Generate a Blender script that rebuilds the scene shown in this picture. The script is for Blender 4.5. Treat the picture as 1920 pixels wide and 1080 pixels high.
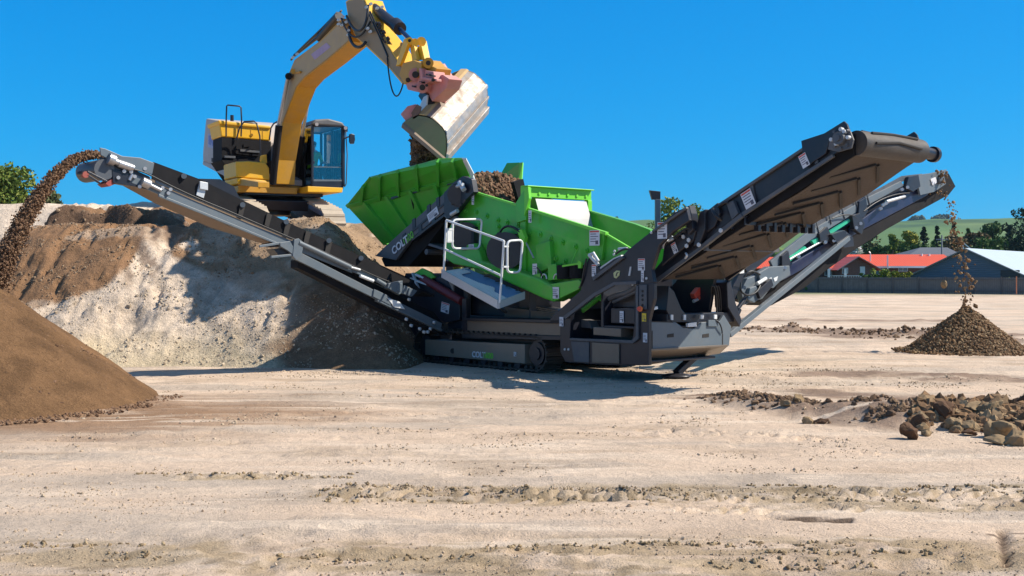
import bpy, bmesh, math, random
import numpy as np
from mathutils import Vector as V, Matrix
R = math.radians
random.seed(7); rng = np.random.default_rng(7)
for o in list(bpy.data.objects): bpy.data.objects.remove(o)
S = bpy.context.scene; C = S.collection
# ---------------------------------------------------------------- camera, sky, sun, exposure
F, CX, HY, CH = 2200.0, 960.0, 515.0, 1.74          # focal length in photo pixels, horizon row, eye height
cam = bpy.data.objects.new('camera', bpy.data.cameras.new('camera')); C.objects.link(cam); S.camera = cam
cam.location = (0, 0, CH); cam.rotation_euler = (R(90), 0, 0)
cam.data.sensor_width = 36; cam.data.lens = F/1920*36; cam.data.shift_y = -(540-HY)/1920
cam.data.clip_start = .1; cam.data.clip_end = 12000
SUN_AZ, SUN_EL = 92.0, 44.0                           # azimuth clockwise from +Y
w = bpy.data.worlds.new("World"); S.world = w; w.use_nodes = True
nt = w.node_tree; nt.nodes.clear()
sky = nt.nodes.new('ShaderNodeTexSky'); sky.sky_type = 'NISHITA'; sky.sun_disc = False
sky.sun_elevation = R(SUN_EL); sky.sun_rotation = R(SUN_AZ); sky.air_density = 1.0; sky.dust_density = 0.15; sky.ozone_density = 2.5
bg = nt.nodes.new('ShaderNodeBackground'); bg.inputs[1].default_value = .14
wo = nt.nodes.new('ShaderNodeOutputWorld'); spc = nt.nodes.new('ShaderNodeSeparateColor'); cmb = nt.nodes.new('ShaderNodeCombineColor'); nt.links.new(sky.outputs[0], spc.inputs[0])
for ch_, (k_, g_, m_) in enumerate(((.14, 2.5, .055), (.14, .62, .345), (.14, .45, .67))):      # per-channel tone of the clear sky
    m1 = nt.nodes.new('ShaderNodeMath'); m1.operation = 'MULTIPLY'; m1.inputs[1].default_value = k_; p1_ = nt.nodes.new('ShaderNodeMath'); p1_.operation = 'POWER'; p1_.inputs[1].default_value = g_; m2 = nt.nodes.new('ShaderNodeMath'); m2.operation = 'MULTIPLY'; m2.inputs[1].default_value = m_/.14
    nt.links.new(spc.outputs[ch_], m1.inputs[0]); nt.links.new(m1.outputs[0], p1_.inputs[0]); nt.links.new(p1_.outputs[0], m2.inputs[0]); nt.links.new(m2.outputs[0], cmb.inputs[ch_])
tcw = nt.nodes.new('ShaderNodeTexCoord'); sxw = nt.nodes.new('ShaderNodeSeparateXYZ'); nt.links.new(tcw.outputs['Generated'], sxw.inputs[0])   # greyer tint added to the upper sky, out of view, to redden shadows
mrw = nt.nodes.new('ShaderNodeMapRange'); mrw.interpolation_type = 'SMOOTHSTEP'; mrw.inputs['From Min'].default_value = .24; mrw.inputs['From Max'].default_value = .55; mrw.inputs['To Max'].default_value = .85; nt.links.new(sxw.outputs['Z'], mrw.inputs['Value'])
mxw = nt.nodes.new('ShaderNodeMix'); mxw.data_type = 'RGBA'; mxw.inputs['B'].default_value = (.72, 1.28, 2.4, 1); nt.links.new(mrw.outputs[0], mxw.inputs['Factor']); nt.links.new(cmb.outputs[0], mxw.inputs['A'])
nt.links.new(mxw.outputs['Result'], bg.inputs[0]); nt.links.new(bg.outputs[0], wo.inputs[0])
sl = bpy.data.lights.new('sun', 'SUN'); sl.energy = 5.0; sl.angle = R(.5); sl.color = (1, .92, .80)
so = bpy.data.objects.new('sun', sl); C.objects.link(so)
sd = V((math.sin(R(SUN_AZ))*math.cos(R(SUN_EL)), math.cos(R(SUN_AZ))*math.cos(R(SUN_EL)), math.sin(R(SUN_EL))))
so.rotation_euler = sd.to_track_quat('Z', 'Y').to_euler(); so.location = (30, 10, 30)
S.view_settings.view_transform = 'Standard'; S.view_settings.look = 'None'; S.view_settings.exposure = 0.50; S.view_settings.gamma = 1
# ---------------------------------------------------------------- helpers
def at(px, py, d): return V(((px-CX)/F*d, d, CH+(HY-py)/F*d))
class Frame:
    """a right-handed frame on the ground: s along u, w along v, z up"""
    def __init__(s, O, u, v): s.O, s.u, s.v = V(O), V(u).normalized(), V(v).normalized()
    def W(s, a, b, z): return s.O + s.u*a + s.v*b + V((0, 0, z))
    def onW(s, px, py, b):                       # where the sight line meets the plane w = b
        r = V(((px-CX)/F, 1, 0)); t = (b + s.O.dot(s.v))/r.dot(s.v); p = r*t - s.O
        return (p.dot(s.u), CH+(HY-py)/F*t)
    def onS(s, px, py, a):
        r = V(((px-CX)/F, 1, 0)); t = (a + s.O.dot(s.u))/r.dot(s.u); p = r*t - s.O
        return (p.dot(s.v), CH+(HY-py)/F*t)
    def pW(s, px, py, b): a, z = s.onW(px, py, b); return s.W(a, b, z)
    def pS(s, px, py, a): b, z = s.onS(px, py, a); return s.W(a, b, z)
SPLIT = dict(support_posts='support_post', frame_ribs='frame_rib', stiffening_ribs='stiffening_rib', folding_lock='folding_lock', vibrator_drive='vibrator_drive', stiffener='stiffener', end_uprights='end_upright', frame_edging='edge_strip', joint_plates='joint_plate', lug='lug', rubber_mount='rubber_mount', lifting_eyes='lifting_eye', hydraulic_hose='hydraulic_hose', walkway_brackets='walkway_bracket', bright_hose_couplings='hose_coupling', hose_couplings='hose_coupling', latches='latch', slots='slot', slot_holes='slot_hole', red_guard='red_guard', cylinder_barrel='cylinder_barrel', chord_rails='chord_rail', head_plates='head_plate', bolts='bolt', bolt_heads='bolt', bright_fittings='pipe_fitting', fold_hinge='hinge_plate', pivot_brackets='pivot_bracket', green_strip='green_strip', blue_belt_edge='belt_edge_cover', tail_frame='tail_frame_bar', tail_box='tail_box', white_tags='white_tag', lift_cylinder='lift_cylinder', skirt_bolts='skirt_bolt', skirt_straps='skirt_strap', grease_points='grease_point', rail_gap_shade='gap_shade_block', upper_rail='upper_rail', lower_rail='lower_rail', side_hood='side_hood', head_side_plate='head_side_plate', hydraulic_motor='hydraulic_motor', bay_panel='bay_panel', air_duct='air_duct', green_pipework='green_pipe', damper_rod='damper_rod', engine_cover='engine_cover', end_tray='end_tray', clamp='clamp_bar', drive_fittings='drive_fitting', top_flange='top_flange', drain_slots='drain_slot', bay_bulkhead='bay_bulkhead', cylinder_rod='cylinder_rod', boom_cylinder='boom_cylinder', bucket_ears='bucket_ear', bucket_linkage='linkage_member', quick_hitch='hitch_piece', wear_strip='wear_strip', bright_pipes='pipe', yellow_sill='yellow_sill', porch_post='porch_post', roof_vent='roof_vent', cab_lamp='cab_lamp', glazing_bar='glazing_bar', hood_seams='seam', bay_pipework='pipe', rail_bracket='rail_bracket', red_scraper='red_scraper', frame_edging2='edge', tail_clamp='clamp_plate', tie_rod='tie_rod', belt_cleats_='belt_cleat', side_cutter='side_cutter', bucket_side='bucket_side', bucket_ribs='bucket_rib', cross_tube_bolts='cross_tube_bolt', bolt_row='bolt', joint_shadow_box='joint_shade_block', support_leg='support_leg', skid_plate='skid_plate', screen_deck='screen_deck_member', console='console_piece', operator_seat='seat_cushion', worn_edge_plate='worn_edge_plate', tension_cylinder='tension_cylinder', facial_features='facial_feature', counterweight_base='counterweight_base', gutter='gutter', barge_board='barge_board', rail='rail', tilt_coupler='tilt_coupler', pin_heads='pin_head', louvred_guard='guard_louvre', tank_frame='tank_frame_bar')
class MB:
    def __init__(s): s.v = []; s.f = []; s.m = []; s.mi = 0; s.sm = []; s.pid = 0; s.fp = []
    def add(s, vs, fs, smooth=False):
        k = len(s.v); s.v += [tuple(p) for p in vs]
        for f in fs: s.f.append([i+k for i in f]); s.m.append(s.mi); s.sm.append(smooth); s.fp.append(s.pid)
        return s
    def ext(s, pts, d):                          # polygon swept by the vector d
        n = len(pts); d = V(d); s.pid += 1
        s.add([V(p) for p in pts]+[V(p)+d for p in pts], [list(range(n))[::-1], list(range(n, 2*n))]+[[i, (i+1) % n, n+(i+1) % n, n+i] for i in range(n)]); return s
    def plate(s, pts, t=.012):                   # plate of thickness t about its polygon's plane
        pts = [V(p) for p in pts]; nn = V((0, 0, 0))
        for i in range(len(pts)): nn += (pts[i]-pts[0]).cross(pts[(i+1) % len(pts)]-pts[0])
        nn.normalize(); return s.ext([p-nn*t/2 for p in pts], nn*t)
    def prW(s, fr, px, b0, b1): return s.ext([fr.pW(x, y, b0) for x, y in px], fr.v*(b1-b0))
    def prS(s, fr, px, a0, a1): return s.ext([fr.pS(x, y, a0) for x, y in px], fr.u*(a1-a0))
    def prWl(s, fr, sz, b0, b1): return s.ext([fr.W(a, b0, z) for a, z in sz], fr.v*(b1-b0))
    def prSl(s, fr, wz, a0, a1): return s.ext([fr.W(a0, b, z) for b, z in wz], fr.u*(a1-a0))
    def bx(s, fr, a0, a1, b0, b1, z0, z1): return s.ext([fr.W(a0, b0, z0), fr.W(a1, b0, z0), fr.W(a1, b1, z0), fr.W(a0, b1, z0)], (0, 0, z1-z0))
    def box(s, c, sx, sy, sz, rz=0): 
        fr = Frame(c, (math.cos(rz), math.sin(rz), 0), (-math.sin(rz), math.cos(rz), 0)); return s.bx(fr, -sx/2, sx/2, -sy/2, sy/2, 0, sz)
    def beam(s, p0, p1, a, b=None, up=(0, 0, 1)):
        p0, p1 = V(p0), V(p1); b = b or a; d = (p1-p0).normalized(); x = d.cross(V(up))
        if x.length < 1e-4: x = d.cross(V((1, 0, 0)))
        x.normalize(); y = x.cross(d).normalized()
        return s.ext([p0+x*i*a/2+y*j*b/2 for i, j in ((-1, -1), (1, -1), (1, 1), (-1, 1))], p1-p0)
    def tube(s, pts, r, n=8, r2=None, cap=True):
        s.pid += 1; pts = [V(p) for p in pts]; m = len(pts); k = len(s.v); vs = []; fs = []; x = None
        for i, p in enumerate(pts):
            d = (pts[min(i+1, m-1)]-pts[max(i-1, 0)]).normalized()
            if x is None: x = d.orthogonal().normalized()
            x = (x-d*x.dot(d)).normalized(); y = d.cross(x); rr = r if r2 is None else r+(r2-r)*i/(m-1)
            vs += [p+(x*math.cos(t)+y*math.sin(t))*rr for t in [2*math.pi*j/n for j in range(n)]]
        for i in range(m-1): fs += [[i*n+j, i*n+(j+1) % n, (i+1)*n+(j+1) % n, (i+1)*n+j] for j in range(n)]
        s.add(vs, fs, n > 6)
        if cap: 
            s.add(vs[:n], [list(range(n))[::-1]]); s.add(vs[-n:], [list(range(n))])
        return s
    def sph(s, c, r, nu=8, nv=5, sc=(1, 1, 1)):
        vs = []; fs = []; c = V(c); s.pid += 1
        for i in range(nv+1):
            for j in range(nu):
                a, b = math.pi*i/nv, 2*math.pi*j/nu
                vs.append(c+V((math.sin(a)*math.cos(b)*sc[0], math.sin(a)*math.sin(b)*sc[1], math.cos(a)*sc[2]))*r)
        for i in range(nv): fs += [[i*nu+j, (i+1)*nu+j, (i+1)*nu+(j+1) % nu, i*nu+(j+1) % nu] for j in range(nu)]
        return s.add(vs, fs, True)
    def build(s, name, mats, par=None, bev=0, loc=None):
        if name in SPLIT and par is not None and s.pid > 1:       # one object for every separate piece
            last = None
            for q in sorted(set(s.fp)):
                t = MB(); ix = {}
                for fi, f in enumerate(s.f):
                    if s.fp[fi] != q: continue
                    g = []
                    for i in f:
                        if i not in ix: ix[i] = len(t.v); t.v.append(s.v[i])
                        g.append(ix[i])
                    t.f.append(g); t.m.append(s.m[fi]); t.sm.append(s.sm[fi])
                last = t.build(SPLIT[name], mats, par, bev)
            return last
        name = SPLIT.get(name, name)
        me = bpy.data.meshes.new(name); L = V((0, 0, 0))
        if par is not None:
            q = par
            while q: L = L+V(q.location); q = q.parent
        elif loc is not None: L = V(loc)
        me.from_pydata([tuple(V(p)-L) for p in s.v], [], s.f)
        for mm in (mats if isinstance(mats, (list, tuple)) else [mats]): me.materials.append(mm)
        me.polygons.foreach_set('material_index', s.m); me.polygons.foreach_set('use_smooth', s.sm)
        bm = bmesh.new(); bm.from_mesh(me); bmesh.ops.recalc_face_normals(bm, faces=bm.faces); bm.to_mesh(me); bm.free()
        o = bpy.data.objects.new(name, me); C.objects.link(o)
        if par is not None: o.parent = par
        elif loc is not None: o.location = L
        if bev:
            b = o.modifiers.new('bevel', 'BEVEL'); b.width = bev; b.segments = 2; b.limit_method = 'ANGLE'; b.angle_limit = R(40); b.harden_normals = False
        return o
def tag(o, label=None, cat=None, group=None, kind=None):
    if label: o['label'] = label
    if cat: o['category'] = cat
    if group: o['group'] = group
    if kind: o['kind'] = kind
    return o
def thing(name, loc, label, cat, group=None):
    o = bpy.data.objects.new(name, None); o.empty_display_size = .2; C.objects.link(o); o.location = loc; return tag(o, label, cat, group)
def npmesh(name, verts, faces, mats, par=None, smooth=True, loc=(0, 0, 0), mi=None):
    me = bpy.data.meshes.new(name); verts = np.asarray(verts, dtype=np.float64)
    L = V(loc) if par is None else V(par.location)
    verts = verts-np.array(L)
    faces = np.asarray(faces, dtype=np.int32); n, k = faces.shape
    me.vertices.add(len(verts)); me.vertices.foreach_set('co', verts.ravel())
    me.loops.add(n*k); me.loops.foreach_set('vertex_index', faces.ravel())
    me.polygons.add(n); me.polygons.foreach_set('loop_start', np.arange(0, n*k, k, dtype=np.int32)); me.polygons.foreach_set('loop_total', np.full(n, k, dtype=np.int32))
    me.polygons.foreach_set('use_smooth', np.full(n, smooth))
    for mm in (mats if isinstance(mats, (list, tuple)) else [mats]): me.materials.append(mm)
    if mi is not None: me.polygons.foreach_set('material_index', np.asarray(mi, dtype=np.int32))
    me.update(calc_edges=True); me.validate()
    o = bpy.data.objects.new(name, me); C.objects.link(o)
    if par is not None: o.parent = par
    else: o.location = L
    return o
def hsh(i, j, sd):
    n = (i.astype(np.int64)*374761393 + j.astype(np.int64)*668265263 + sd*2147483647) & 0xffffffff
    n = ((n ^ (n >> 13))*1274126177) & 0xffffffff
    return ((n ^ (n >> 16)) & 0xffff)/65535.0
def vn(x, y, sd=0):
    x = np.asarray(x, float); y = np.asarray(y, float); i = np.floor(x); j = np.floor(y); fx = x-i; fy = y-j; fx = fx*fx*(3-2*fx); fy = fy*fy*(3-2*fy)
    a = hsh(i, j, sd); b = hsh(i+1, j, sd); c = hsh(i, j+1, sd); d = hsh(i+1, j+1, sd)
    return (a*(1-fx)+b*fx)*(1-fy)+(c*(1-fx)+d*fx)*fy
def fbm(x, y, oc=4, sd=0):
    t = 0; a = .5
    for k in range(oc): t = t+a*vn(x*2**k+k*17.3, y*2**k-k*9.1, sd+k); a *= .5
    return t/(1-.5**oc)
def ss(a, b, x): t = np.clip((x-a)/(b-a), 0, 1); return t*t*(3-2*t)
# ---------------------------------------------------------------- materials
def srgb(r, g, b): return tuple(((c/255)/12.92 if c/255 <= .04045 else ((c/255+.055)/1.055)**2.4) for c in (r, g, b))
def mat(name, col, rough=.5, metal=0, dust=0, dcol=(.36, .29, .21), nscale=6, var=.15, bump=0, bscale=60, spec=.5, coat=0):
    m = bpy.data.materials.new(name); m.use_nodes = True; t = m.node_tree; p = t.nodes['Principled BSDF']; N = t.nodes.new; Lk = t.links.new
    p.inputs['Roughness'].default_value = rough; p.inputs['Metallic'].default_value = metal; p.inputs['Specular IOR Level'].default_value = spec
    p.inputs['Coat Weight'].default_value = coat
    tc = N('ShaderNodeTexCoord'); n1 = N('ShaderNodeTexNoise'); n1.inputs['Scale'].default_value = nscale; n1.inputs['Detail'].default_value = 6; n1.inputs['Roughness'].default_value = .65
    Lk(tc.outputs['Object'], n1.inputs['Vector'])
    mx = N('ShaderNodeMix'); mx.data_type = 'RGBA'; mx.blend_type = 'MIX'
    mx.inputs['A'].default_value = (*[c*(1-var) for c in col], 1); mx.inputs['B'].default_value = (*[min(1, c*(1+var)) for c in col], 1)
    Lk(n1.outputs['Fac'], mx.inputs['Factor']); out = mx.outputs['Result']
    if dust:
        g = N('ShaderNodeNewGeometry'); sx = N('ShaderNodeSeparateXYZ'); Lk(g.outputs['Normal'], sx.inputs[0])
        mr = N('ShaderNodeMapRange'); mr.inputs['From Min'].default_value = .1; mr.inputs['From Max'].default_value = 1; mr.inputs['To Min'].default_value = .0; mr.inputs['To Max'].default_value = .5; Lk(sx.outputs['Z'], mr.inputs['Value'])
        n2 = N('ShaderNodeTexNoise'); n2.inputs['Scale'].default_value = 2.2; n2.inputs['Detail'].default_value = 9; n2.inputs['Roughness'].default_value = .7; Lk(tc.outputs['Object'], n2.inputs['Vector'])
        r2 = N('ShaderNodeMapRange'); r2.inputs['From Min'].default_value = .42; r2.inputs['From Max'].default_value = .72; r2.inputs['To Max'].default_value = dust; Lk(n2.outputs['Fac'], r2.inputs['Value'])
        ad = N('ShaderNodeMath'); ad.operation = 'MULTIPLY_ADD'; ad.inputs[1].default_value = min(1, dust*1.6); Lk(mr.outputs[0], ad.inputs[0]); Lk(r2.outputs[0], ad.inputs[2]); ad.use_clamp = True
        m2 = N('ShaderNodeMix'); m2.data_type = 'RGBA'; Lk(ad.outputs[0], m2.inputs['Factor']); Lk(out, m2.inputs['A']); m2.inputs['B'].default_value = (*dcol, 1); out = m2.outputs['Result']
        rr = N('ShaderNodeMath'); rr.operation = 'MULTIPLY_ADD'; rr.inputs[1].default_value = .5; rr.inputs[2].default_value = rough; rr.use_clamp = True; Lk(ad.outputs[0], rr.inputs[0]); Lk(rr.outputs[0], p.inputs['Roughness'])
    Lk(out, p.inputs['Base Color'])
    if bump:
        n3 = N('ShaderNodeTexNoise'); n3.inputs['Scale'].default_value = bscale; n3.inputs['Detail'].default_value = 5; Lk(tc.outputs['Object'], n3.inputs['Vector'])
        b = N('ShaderNodeBump'); b.inputs['Strength'].default_value = bump; b.inputs['Distance'].default_value = .02; Lk(n3.outputs['Fac'], b.inputs['Height']); Lk(b.outputs[0], p.inputs['Normal'])
    return m
M = {}
M['green'] = mat('green_paint', (.065, .46, .03), .36, dust=.30, dcol=(.25, .28, .12), coat=.2, var=.22, nscale=2.5)
M['lime'] = mat('bright_green_paint', (.16, .62, .04), .4, dust=.12, var=.1)
M['dark'] = mat('graphite_paint', (.012, .014, .023), .33, dust=.09, dcol=(.16, .13, .1), var=.3)
M['black'] = mat('black_rubber', (.009, .009, .011), .75, spec=.2, dust=.07, dcol=(.12, .1, .08), var=.4)
M['greyp'] = mat('grey_blue_paint', (.11, .14, .165), .4, dust=.12, var=.12)
M['greyd'] = mat('mid_grey_paint', (.07, .08, .095), .45, dust=.2, var=.2)
M['bronze'] = mat('dusty_panel_ground_tint', (.15, .12, .092), .28, dust=.2, dcol=(.25, .2, .15), var=.15)  # dark grey gloss panels, the ground's brown reflection put into the colour
M['belt'] = mat('dusty_conveyor_belt', (.075, .058, .047), .75, dust=.45, dcol=(.05, .04, .034), var=.5, nscale=2.2, bump=.5, bscale=25)
M['tanbelt'] = mat('sand_dusted_belt', (.22, .165, .12), .85, var=.2, nscale=4, bump=.2)
M['chev'] = mat('belt_cleat_rubber', (.022, .018, .015), .7)
M['steel'] = mat('worn_steel', (.42, .43, .45), .35, .7, dust=.15, var=.25)
M['galv'] = mat('galvanised_steel', (.55, .57, .58), .45, .25, var=.12, nscale=20)
M['white'] = mat('white_paint', (.72, .74, .74), .4, dust=.12, var=.08)
M['sheet'] = mat('brushed_sheet_steel', (.40, .40, .41), .5, .1, dust=.12, var=.1)
M['bluedeck'] = mat('bluish_deck_plate', (.10, .22, .40), .5, 0, dust=.1, var=.15)
M['tframe'] = mat('dusty_track_frame_ground_tint', (.24, .19, .145), .3, dust=.2, dcol=(.3, .24, .18), var=.12)  # lighter brown stands in for the ground mirrored in the track frame
M['trk'] = mat('track_shoe_steel', (.05, .045, .042), .5, .5, dust=.25, dcol=(.2, .16, .12), var=.3)
M['drum'] = mat('scuffed_drum_rubber', (.035, .031, .029), .5, dust=.55, dcol=(.13, .105, .085), var=.5, nscale=9, bump=.3)
M['sred'] = mat('dull_red_scraper', (.30, .055, .04), .6, dust=.2)
M['red'] = mat('red_paint', (.62, .07, .04), .5, dust=.1)
M['dred'] = mat('dark_red_hose_sleeve', (.14, .016, .02), .5)
M['orange'] = mat('orange_plastic', (.85, .2, .02), .45)
M['ylab'] = mat('yellow_label', (.8, .6, .03), .5)
M['label'] = mat('label_white', (.62, .63, .66), .5, var=.12, nscale=60)
M['ink'] = mat('label_ink', (.1, .1, .13), .6)
M['hose'] = mat('hydraulic_hose', (.014, .014, .016), .45)
M['yel'] = mat('yellow_paint', (.84, .45, .012), .42, dust=.2, dcol=(.45, .36, .22), var=.12)
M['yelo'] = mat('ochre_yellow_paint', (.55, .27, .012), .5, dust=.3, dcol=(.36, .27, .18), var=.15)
M['dusty_shaded'] = mat('dusty_shaded_yellow_side', (.46, .31, .13), .55, dust=.45, dcol=(.40, .33, .28), var=.15, nscale=3)  # yellow greyed with the shade of the boom's left side
M['cwt'] = mat('grey_counterweight_paint', (.42, .38, .36), .55, dust=.3, dcol=(.42, .36, .3))
M['pink'] = mat('faded_red_hitch_paint', (.62, .22, .19), .55, dust=.4, dcol=(.55, .42, .36), var=.15)
M['bucket'] = mat('scraped_bucket_steel', (.40, .38, .36), .36, .55, dust=.8, dcol=(.27, .20, .14), var=.5, nscale=5, bump=.3, bscale=12)
M['rust'] = mat('rusty_yellow_wear_strip', (.55, .34, .12), .6, dust=.4)
M['bside'] = mat('olive_bucket_side', (.16, .17, .08), .5, dust=.5, dcol=(.22, .17, .11))
M['trackd'] = mat('dusty_track_steel', (.40, .33, .25), .85, dust=.5, dcol=(.5, .42, .32), bump=.3)
M['glass'] = None
def glass(name, col, alpha=.28):
    m = bpy.data.materials.new(name); m.use_nodes = True; t = m.node_tree; t.nodes.clear(); N = t.nodes.new; Lk = t.links.new
    gl = N('ShaderNodeBsdfGlossy'); gl.inputs['Roughness'].default_value = .03; gl.inputs['Color'].default_value = (.9, .95, 1, 1)
    tr = N('ShaderNodeBsdfTransparent'); tr.inputs[0].default_value = (*col, 1); fr = N('ShaderNodeFresnel'); fr.inputs[0].default_value = 1.6
    mp = N('ShaderNodeMath'); mp.operation = 'ADD'; mp.inputs[1].default_value = alpha*.3; Lk(fr.outputs[0], mp.inputs[0])
    mx = N('ShaderNodeMixShader'); o = N('ShaderNodeOutputMaterial'); Lk(mp.outputs[0], mx.inputs[0]); Lk(tr.outputs[0], mx.inputs[1]); Lk(gl.outputs[0], mx.inputs[2]); Lk(mx.outputs[0], o.inputs[0]); return m
M['glass'] = glass('cab_glass', (.86, .95, .95), .12); M['wglass'] = mat('house_window_glass', (.10, .15, .18), .08, spec=.8)
M['hivis'] = mat('hi_vis_vest', (.25, .62, .06), .8); M['skin'] = mat('skin', (.45, .26, .17), .6); M['cloth'] = mat('dark_workwear', (.02, .025, .04), .9)
# ---------------------------------------------------------------- earth colours driven by vertex colours (soil types, plus some shade painted on the mound)
def earth(name, bump=.5, bs=9, fs=70, spk=.25):
    m = bpy.data.materials.new(name); m.use_nodes = True; t = m.node_tree; p = t.nodes['Principled BSDF']; N = t.nodes.new; Lk = t.links.new
    p.inputs['Roughness'].default_value = .95; p.inputs['Specular IOR Level'].default_value = .15
    at_ = N('ShaderNodeAttribute'); at_.attribute_name = 'soil'; tc = N('ShaderNodeTexCoord')
    def noi(sc, det, ro=.6):
        n = N('ShaderNodeTexNoise'); n.inputs['Scale'].default_value = sc; n.inputs['Detail'].default_value = det; n.inputs['Roughness'].default_value = ro; Lk(tc.outputs['Object'], n.inputs['Vector']); return n
    n1 = noi(bs, 8, .7); n2 = noi(fs, 4, .6); n0 = noi(.8, 6)
    def mul(src, noise, lo, hi, a=.3, b=.7):
        mr = N('ShaderNodeMapRange'); mr.inputs['From Min'].default_value = a; mr.inputs['From Max'].default_value = b; mr.inputs['To Min'].default_value = lo; mr.inputs['To Max'].default_value = hi; Lk(noise.outputs['Fac'], mr.inputs['Value'])
        mm = N('ShaderNodeVectorMath'); mm.operation = 'SCALE'; Lk(src, mm.inputs[0]); Lk(mr.outputs[0], mm.inputs['Scale']); return mm.outputs[0]
    c = mul(at_.outputs['Color'], n0, .9, 1.1); c = mul(c, n1, 1-spk*.5, 1+spk*.3); c = mul(c, n2, 1-spk*.6, 1+spk*.25)
    n4 = noi(fs*.45, 3, .7); n5 = noi(1.3, 4)
    c = mul(c, n4, .76, 1.0, .33, .43); c = mul(c, n5, .92, 1.06)
    Lk(c, p.inputs['Base Color'])
    b1 = N('ShaderNodeBump'); b1.inputs['Strength'].default_value = bump; b1.inputs['Distance'].default_value = .07; Lk(n1.outputs['Fac'], b1.inputs['Height'])
    b2 = N('ShaderNodeBump'); b2.inputs['Strength'].default_value = bump*.8; b2.inputs['Distance'].default_value = .022; Lk(n2.outputs['Fac'], b2.inputs['Height']); Lk(b1.outputs[0], b2.inputs['Normal']); Lk(b2.outputs[0], p.inputs['Normal'])
    return m
M['ground'] = earth('sandy_ground', .75, 7, 75, .26); M['mound'] = earth('piled_earth', 1.0, 5, 42, .5)
def setcol(o, col):
    a = o.data.color_attributes.new('soil', 'FLOAT_COLOR', 'POINT'); c = np.ones((len(o.data.vertices), 4)); c[:, :3] = col; a.data.foreach_set('color', c.ravel())
SAND = np.array((.67, .51, .375)); PALE = np.array((.72, .58, .445)); BROWN = np.array((.225, .128, .068)); TAN = np.array((.34, .235, .145)); GREY = np.array((.50, .41, .325)); OLIVE = np.array((.43, .32, .19)); DARK = np.array((.13, .085, .06))
def mixc(a, b, t): return a*(1-t[:, None])+b*t[:, None]
# ================================================================= THE GROUND
def dist_seg(x, y, p, q):
    p = np.array(p); q = np.array(q); d = q-p; t = np.clip(((x-p[0])*d[0]+(y-p[1])*d[1])/(d@d), 0, 1); return np.hypot(x-p[0]-t*d[0], y-p[1]-t*d[1]), t
def ground_z(x, y):
    near = 1-ss(28, 60, y)
    z = .05*(fbm(x*.35, y*.35, 3, 3)-.5)*(1+0*x)+.018*(fbm(x*3, y*3, 4, 9)-.5)
    rough = ss(.55, .8, fbm(x*.5+4, y*1.4, 4, 21)); z = z+rough*.05*(fbm(x*7, y*7, 3, 31)-.4)
    # tread bands left by tracks
    for yb, x0, x1, wd, sl_ in ((9.35, -1.7, 14, .30, .015), (8.75, 1.0, 14, .2, .03), (10.1, -3.2, -1.5, .2, 0), (13.2, 1.2, 3.6, .18, -.35), (9.0, -1.6, 3, .16, .05), (11.6, 3.2, 7, .18, -.12)):
        yy = y-(yb+sl_*(x-x0)+.05*np.sin(x*1.3+yb)); m = ss(wd, wd*.6, np.abs(yy))*ss(x0, x0+.5, x)*ss(x1, x1-.5, x)*ss(.3, .5, vn(x*1.6, y*3, 77)*.6+.4*fbm(x*4, y*4, 2, 78))
        z = z+m*(.032*np.sign(np.sin((x+np.abs(yy)*.9+.03*vn(x*6, y*6))*2*math.pi/.17))*ss(.25, .6, vn(x*5, y*7, 5))+.05*(fbm(x*9, y*9, 3, 5)-.5)-.012)
    m = (ss(.5, .1, np.abs(y-7.3-.2*np.sin(x)))+ss(.5, .2, np.abs(y-6.75)))*ss(.4, .6, fbm(x*.7, y*1.5, 3, 18)); z = z+m*.075*(fbm(x*11, y*13, 3, 8)-.45)
    z = z+.028*(ss(.52, .62, fbm(x*1.1, y*4.2, 5, 19))-.5)*ss(.45, .6, fbm(x*.4, y*.6, 2, 20))
    for q in range(5): d, t = dist_seg(x, y, (-6+q*1.2, 11.5+q*.9), (9, 8.5+q*1.7)); z = z-.012*ss(.22, .05, d)*ss(.4, .6, vn(x*.7, y*.7, 30+q))
    d, t = dist_seg(x, y, (2.9, 16.7), (4.4, 13.6)); z = z+.10*ss(.7, .1, d)*(.5+fbm(x*5, y*5, 3, 4))*ss(0, .2, t)
    d, t = dist_seg(x, y, (4.9, 14.2), (8, 12.6)); z = z+.20*ss(1.2, .2, d)*(.6+.6*fbm(x*4, y*4, 3, 6))
    for (px, py, qx, qy, h, wd) in ((7.5, 38, 13, 31, .16, 1.0), (9, 45, 16, 44, .14, .9), (8, 36, 12, 36.5, .12, .7), (9.5, 33, 16, 34, .1, .8), (5.6, 20.5, 9, 19.5, .06, .8)):
        d, t = dist_seg(x, y, (px, py), (qx, qy)); z = z+h*ss(wd, .1, d)*ss(.35, .7, fbm(x*1.6, y*1.6, 3, 14))
    # crack plate and its edge in the foreground
    d, t = dist_seg(x, y, (1.85, 8.42), (2.35, 8.30)); z = z-.07*ss(.075, .02, d+.04*(vn(x*9, y*9)-.5))
    d, t = dist_seg(x, y, (2.95, 7.0), (3.36, 8.05)); z = z-.04*ss(.05, 0.01, d+.02*(vn(x*7, y*7, 3)-.5))
    z = z+.05*ss(.5, 0, np.hypot((x+.9)/.5, (y-19.6)/.4))*(fbm(x*5, y*5, 3, 2))*2
    return z*(near+.3*(1-near))
def axis(dn0, dn1, st, lo, hi, g):
    a = list(np.arange(dn0, dn1, st)); s_ = st; v = dn1
    while v < hi: a.append(v); s_ *= g; v += s_
    a.append(hi); s_ = st; v = dn0-st; pre = []
    while v > lo: pre.append(v); s_ *= g; v -= s_
    pre.append(lo); return np.array(pre[::-1]+a)
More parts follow.
